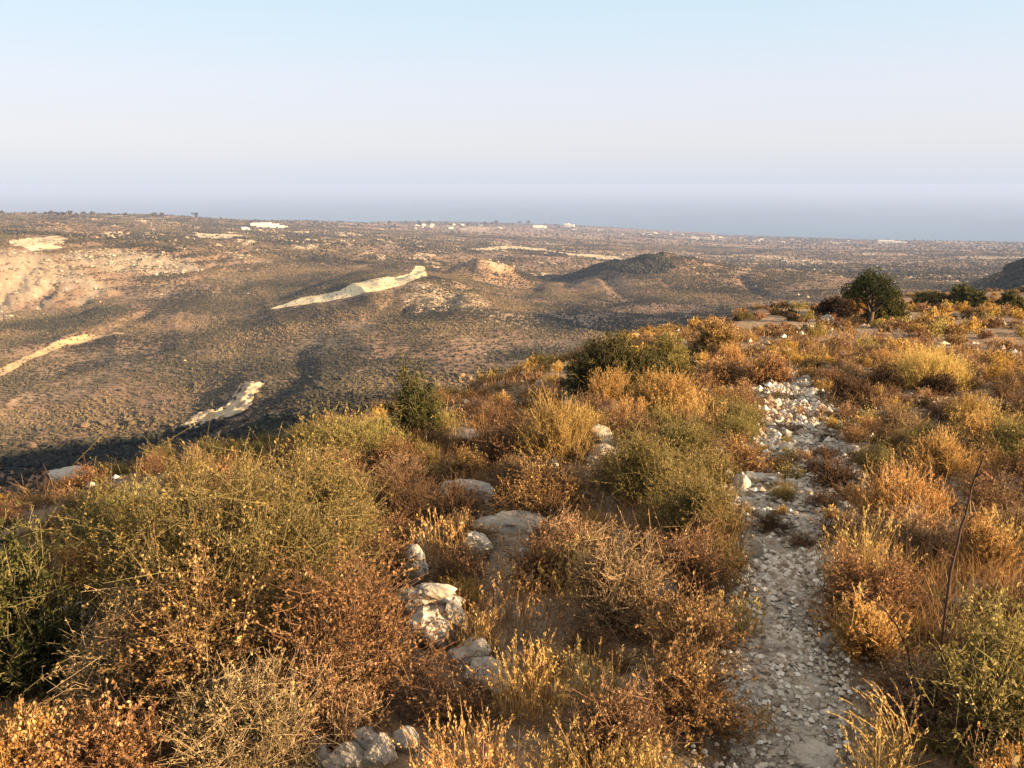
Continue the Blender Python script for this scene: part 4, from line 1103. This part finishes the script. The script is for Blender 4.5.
for _ in range(9000):
    d = math.exp(rng.uniform(math.log(2.6), math.log(24))); a = math.radians(rng.uniform(-36, 38)); x, y = d * math.sin(a), d * math.cos(a)
    az = math.degrees(a)
    if d > np.interp(az, BRK[:, 0], BRK[:, 1]) + 2.5: continue
    pd, pw = path_coord(x, y)
    w = rng.uniform(0.24, 0.70) * (0.75 if d < 4 else 1.0)
    if rng.uniform() > 0.30 + 0.9 * float(smooth(-0.3, 0.15, fbm(np.array([x]), np.array([y]), 2.6, 2, 411))[0]): continue
    if d > np.interp(az, BRK[:, 0], BRK[:, 1]) - 1.2 and az < 6: w *= 0.6
    if 4.8 < y < 12 and float(pd) < float(pw) and rng.uniform() < 0.35: w = rng.uniform(.14, .36)
    elif y < 18 and float(pd) < float(pw) * 1.0 + w * 0.30: continue
    rgt = x - float(np.interp(y, PATH[0], PATH[1]))
    if 0 < rgt < float(pw) + 0.7 and y < 12: w = min(w, 0.36)
    if not free(x, y, w * 0.42, 0.95): continue
    taken.append((x, y, w * 0.42)); cands.append((w / d, x, y, w))
    if len(cands) >= 640: break
cands.sort(reverse=True)
low = []
for i, (_, x, y, w) in enumerate(cands):
    kd = pick_kind(x, y)
    if i < 225:
        side, how = zone(x, y)
        place_bush(FILL[kd][i % 3], kd, x, y, rng.uniform(0, 6.28), w / 0.62, f"small {LAB[kd]} among others {side}, {how}", f"small {LAB[kd]}es {side}, {how}", sz=w / 0.62 * rng.uniform(.8, 1.2))
    else: low.append((x, y, w, kd))

# beyond those, low scrub that nobody could count
def light_bush(kd, seed, near):
    o = dict(KIND[kd]); st, lf = o.pop("stem"), o.pop("lf"); o.pop("nm")
    o.update(stems=26 if near else 18, twigs=8 if near else 6, nleaf=7 if near else 6, leaf=(0.034, 0.018) if near else (0.062, 0.034), lump=.4)
    _, L = bush_geometry(seed, 0.62, 0.25 if kd != "gold" else .29, **o)
    return L
for kd in kinds:
    PB = {True: [light_bush(kd, 50 + j, True) for j in range(4)], False: [light_bush(kd, 60 + j, False) for j in range(4)]}
    VV, FF, TT, off = [], [], [], 0
    r2 = np.random.default_rng(1000 + kinds.index(kd))
    spots = [s_ for s_ in low if s_[3] == kd]
    for _ in range(150):                    # the slope goes on beyond both sides of the view
        dq = math.exp(r2.uniform(math.log(1.9), math.log(16))); aq = math.radians(r2.uniform(39, 85) * (1 if r2.uniform() < .6 else -1))
        xx, yy, w = dq * math.sin(aq), dq * math.cos(aq), r2.uniform(.3, .65)
        if free(xx, yy, w * .42, .95) and dq < np.interp(math.degrees(aq), BRK[:, 0], BRK[:, 1]): taken.append((xx, yy, w * .42)); spots.append((xx, yy, w, kd))
    d = r2.uniform(13 ** 1.5, 150 ** 1.5, {"rust": 2300, "brown": 3000, "gold": 1500, "dark": 1100}.get(kd, 1000)) ** (1 / 1.5)
    a = np.radians(r2.uniform(-44, 44, len(d))); x, y = d * np.sin(a), d * np.cos(a)
    sel = fbm(x, y, 6.5, 2, {"rust": 401, "brown": 421, "gold": 431, "dark": 441, "olive": 451, "mixed": 461}[kd])
    okk = r2.uniform(0, 1, len(d)) < smooth(-0.30, 0.30, sel)
    okk &= (d < np.interp(np.degrees(a), BRK[:, 0], BRK[:, 1]) + 18) & ~((y < 24) & (path_coord(x, y)[0] < path_coord(x, y)[1] * 1.1))
    for xx, yy in zip(x[okk], y[okk]):
        if math.hypot(xx, yy) < 30 and not free(xx, yy, .25, .6): continue
        spots.append((xx, yy, r2.uniform(.3, .85) * (1 + .25 * (math.hypot(xx, yy) > 40)), kd))
    for xx, yy, w, _k in spots:
        dd = math.hypot(xx, yy)
        V, F, T = PB[dd < 28][r2.integers(4)]
        s_ = w / 0.62; c, s = math.cos(r2.uniform(0, 6.28)), 0; s = math.sqrt(max(0, 1 - c * c))
        W = np.stack([xx + s_ * (V[:, 0] * c - V[:, 1] * s), yy + s_ * (V[:, 0] * s + V[:, 1] * c), G(xx, yy) + s_ * V[:, 2] * r2.uniform(.8, 1.2)], 1)
        VV.append(W); FF.append(F + off); TT.append(np.clip(T + r2.normal(0, .08), 0, 1)); off += len(V)
    if VV: tag(link("low_scrub", mesh_from("low_scrub", np.concatenate(VV), np.concatenate(FF), LEAF[KIND[kd]["lf"]], {"tint": np.concatenate(TT)})), f"mass of {LAB[kd]}es along the ridge".replace("bushes", "bushes"), "scrub", kind="stuff")

# ------------------------------------------------------------------ the carob tree on the ridge
BARK = stem_material("carob_bark", (0.05, 0.035, 0.025), (0.10, 0.07, 0.05))
p = on_ground(868, 325); m = px_size(*p)
w, h = 54 * m, 57 * m
t = bpy.data.objects.new("carob_tree", None); C.objects.link(t); t.location = (*p, G(*p)); tag(t, "lone dark green carob tree with a round dense crown on the ridge", "tree")
rng = np.random.default_rng(3)
u = np.linspace(0, 1, 8)
def limb(a, b, bend): return np.array([np.array(a) * (1 - s_) + np.array(b) * s_ + np.array(bend) * math.sin(math.pi * s_) for s_ in u])
trunk = [limb((0, 0, -.1), (0.03 * w, 0, 0.36 * h), (0.03 * w, 0, 0))]
trad = [np.linspace(0.055 * w, 0.035 * w, 8)]
limbs, lrad = [], []
cl = []
for i in range(46):
    dv = unit(rng.normal(0, 1, 3)); dv[2] = abs(dv[2]) * 1.0 - 0.28; dv = unit(dv)
    rr = rng.uniform(0.62, 1.0)
    cl.append(np.array([dv[0] * w * .42 * rr, dv[1] * w * .42 * rr, h * .56 + dv[2] * h * .36 * rr]))
for i in range(0, 46, 3):
    limbs.append(limb((0.02 * w, 0, 0.22 * h + 0.012 * h * (i % 9)), cl[i], rng.normal(0, .03 * w, 3))); lrad.append(np.linspace(.022 * w, .006 * w, 8))
V, F = tubes(np.array(trunk), np.array(trad), 9); link("trunk", mesh_from("trunk", V, F, BARK, {"tint": np.full(len(V), .6)}, True), t)
V, F = tubes(np.array(limbs), np.array(lrad), 5); link("limbs", mesh_from("limbs", V, F, BARK, {"tint": np.full(len(V), .6)}, True), t)
Cs, Ts = [], []
for c in cl:
    n_ = 190; r_ = rng.uniform(.10, .19) * w
    q = unit(rng.normal(0, 1, (n_, 3))) * (r_ * rng.uniform(.25, 1, n_) ** .5)[:, None] * np.array([1.1, 1.1, .75])
    Cs.append(c + q); Ts.append(np.clip(.36 + rng.normal(0, .12) + rng.normal(0, .12, n_), 0, 1))
Cs = np.concatenate(Cs)
LV, LF = leaves(rng, Cs, rng.normal(0, 1, Cs.shape) + np.array([0, 0, -.2]), 1.9 * m * rng.uniform(.6, 1.4, len(Cs)), 1.1 * m)
link("crown", mesh_from("crown", LV, LF, LEAF["evergreen"], {"tint": np.repeat(np.concatenate(Ts), 4)}), t)

# ------------------------------------------------------------------ the skyline: small trees, houses on the coastal plain
DARKT = scrub_mat("distant_tree_leaves")
def far_tree(px, py, hpx, label, group, seed):
    p = on_ground(px, py)
    if p is None or G(*p) < SEA_Z + 2: return
    rng = np.random.default_rng(seed); m = px_size(*p); h = hpx * m
    t = bpy.data.objects.new("distant_tree", None); C.objects.link(t); t.location = (*p, G(*p)); tag(t, label, "tree", group)
    n_ = 16; P = rng.normal(0, 1, (n_, 3)) * np.array([.28, .28, .16]) * h + np.array([0, 0, .62 * h])
    V, F = lumps(rng, P, rng.uniform(.35, .6, n_) * h, rng.uniform(.3, .45, n_) * h, ICO_V, ICO_F)
    link("crown", mesh_from("crown", V, F, DARKT, {"tint": rng.uniform(.05, .5, len(V))}), t)
    V, F = tubes(np.array([[(0, 0, -.05 * h), (0.01 * h, 0, .3 * h), (0, 0, .6 * h)]]), np.array([[.05, .04, .03]]) * h, 6)
    link("trunk", mesh_from("trunk", V, F, BARK, {"tint": np.full(len(V), .5)}), t)
rr = random.Random(9)
for i, px in enumerate([2, 34, 46, 52, 58, 63, 70, 77, 84, 93, 110, 126, 154, 162, 196]):
    far_tree(px, 215 + 0.012 * px, rr.uniform(3.0, 4.6), "dark little tree on the left skyline of the plateau", "trees on the left skyline", i)
for i in range(26):
    px = rr.uniform(225, 560); far_tree(px, 224 + rr.uniform(0, 5), rr.uniform(2.6, 4.0), "small dark tree near the far edge of the plateau below the sea", "trees along the far plateau edge", 50 + i)

WALLW = N("whitewashed_wall"); WALLW.color(WALLW.ramp(WALLW.noise(0.3, 3), [(0.3, (0.42, 0.39, 0.35)), (0.7, (0.58, 0.55, 0.50))])); WALLW = WALLW.m
ROOFW = N("flat_roof"); ROOFW.color(ROOFW.ramp(ROOFW.noise(0.5, 3), [(0.3, (0.50, 0.44, 0.38)), (0.7, (0.64, 0.58, 0.52))])); ROOFW = ROOFW.m
GLASSD = N("dark_window"); GLASSD.b.inputs["Base Color"].default_value = (0.04, 0.045, 0.055, 1); GLASSD = GLASSD.m
def boxes(bs):
    V, F = [], []
    for (x0, y0, z0, x1, y1, z1) in bs:
        o = len(V); V += [(x, y, z) for z in (z0, z1) for x, y in ((x0, y0), (x1, y0), (x1, y1), (x0, y1))]
        F += [[o + i for i in q] for q in ((0, 3, 2, 1), (4, 5, 6, 7), (0, 1, 5, 4), (1, 2, 6, 5), (2, 3, 7, 6), (3, 0, 4, 7))]
    return np.array(V, float), np.array(F)
def house(px, py, wpx, hpx, label, group, seed, name="white_house", wings=1):
    p = on_ground(px, py)
    if p is None or G(*p) < SEA_Z - 2: return
    r = random.Random(seed); m = px_size(*p); w, h = wpx * m, hpx * m; dp = min(max(w * .5, 9), 40)
    t = bpy.data.objects.new(name, None); C.objects.link(t); t.location = (*p, G(*p)); t.rotation_euler = (0, 0, -math.atan2(p[0], p[1]) + r.uniform(-.25, .25)); tag(t, label, "building", group)
    s0 = r.uniform(.45, .75)
    walls = [(-w / 2, 0, -3, -w / 2 + w * s0, dp, h), (-w / 2 + w * s0 + .003, 1.0, -3, w / 2, dp * .9, h * r.uniform(.6, .85))]
    V, F = boxes(walls); link("walls", mesh_from("walls", V, F, WALLW), t)
    roofs = [(a + .2, b + .2, f + .003, c - .2, d_ - .2, f + .45) for a, b, e, c, d_, f in walls]
    V, F = boxes(roofs); link("roof", mesh_from("roof", V, F, ROOFW), t)
    n_ = max(2, int(w / 6)); k_ = 0
    for q in range(min(n_, 12)):
        xq = -w / 2 + (q + .5) * (w * s0) / n_
        V, F = boxes([(xq - .8, -.09, h * .45, xq + .8, -.004, h * .45 + 1.6)]); link("window", mesh_from("window", V, F, GLASSD), t)
house(264, 228, 26, 4.6, "long white building among trees on the left skyline, largest of all", None, 1, "white_building")
house(246, 230, 8, 2.6, "small white building just left of the largest white building", None, 2)
house(283, 228, 8, 2.4, "small white building just right of the largest white building", None, 3)
house(569, 227, 10, 3.4, "white house standing alone on the skyline right of centre", None, 4)
house(540, 228, 14, 2.4, "low white building on the skyline left of the lone white house", None, 5)
house(890, 243.5, 22, 2.6, "long low white building at the coast above the dark hill", None, 6)
for i in range(50):
    px = rr.choice([rr.uniform(415, 500), rr.uniform(600, 720), rr.uniform(690, 1000), rr.uniform(560, 800)])
    base = float(np.interp(px, [400, 490, 560, 700, 800, 1024], [224.5, 225.5, 228, 236, 240, 245]))
    house(px, base + rr.uniform(0, 4.5), rr.uniform(2, 5.0), rr.uniform(0.9, 1.7), "tiny white house of the town strung along the coastal plain", "white houses on the coastal plain", 100 + i)
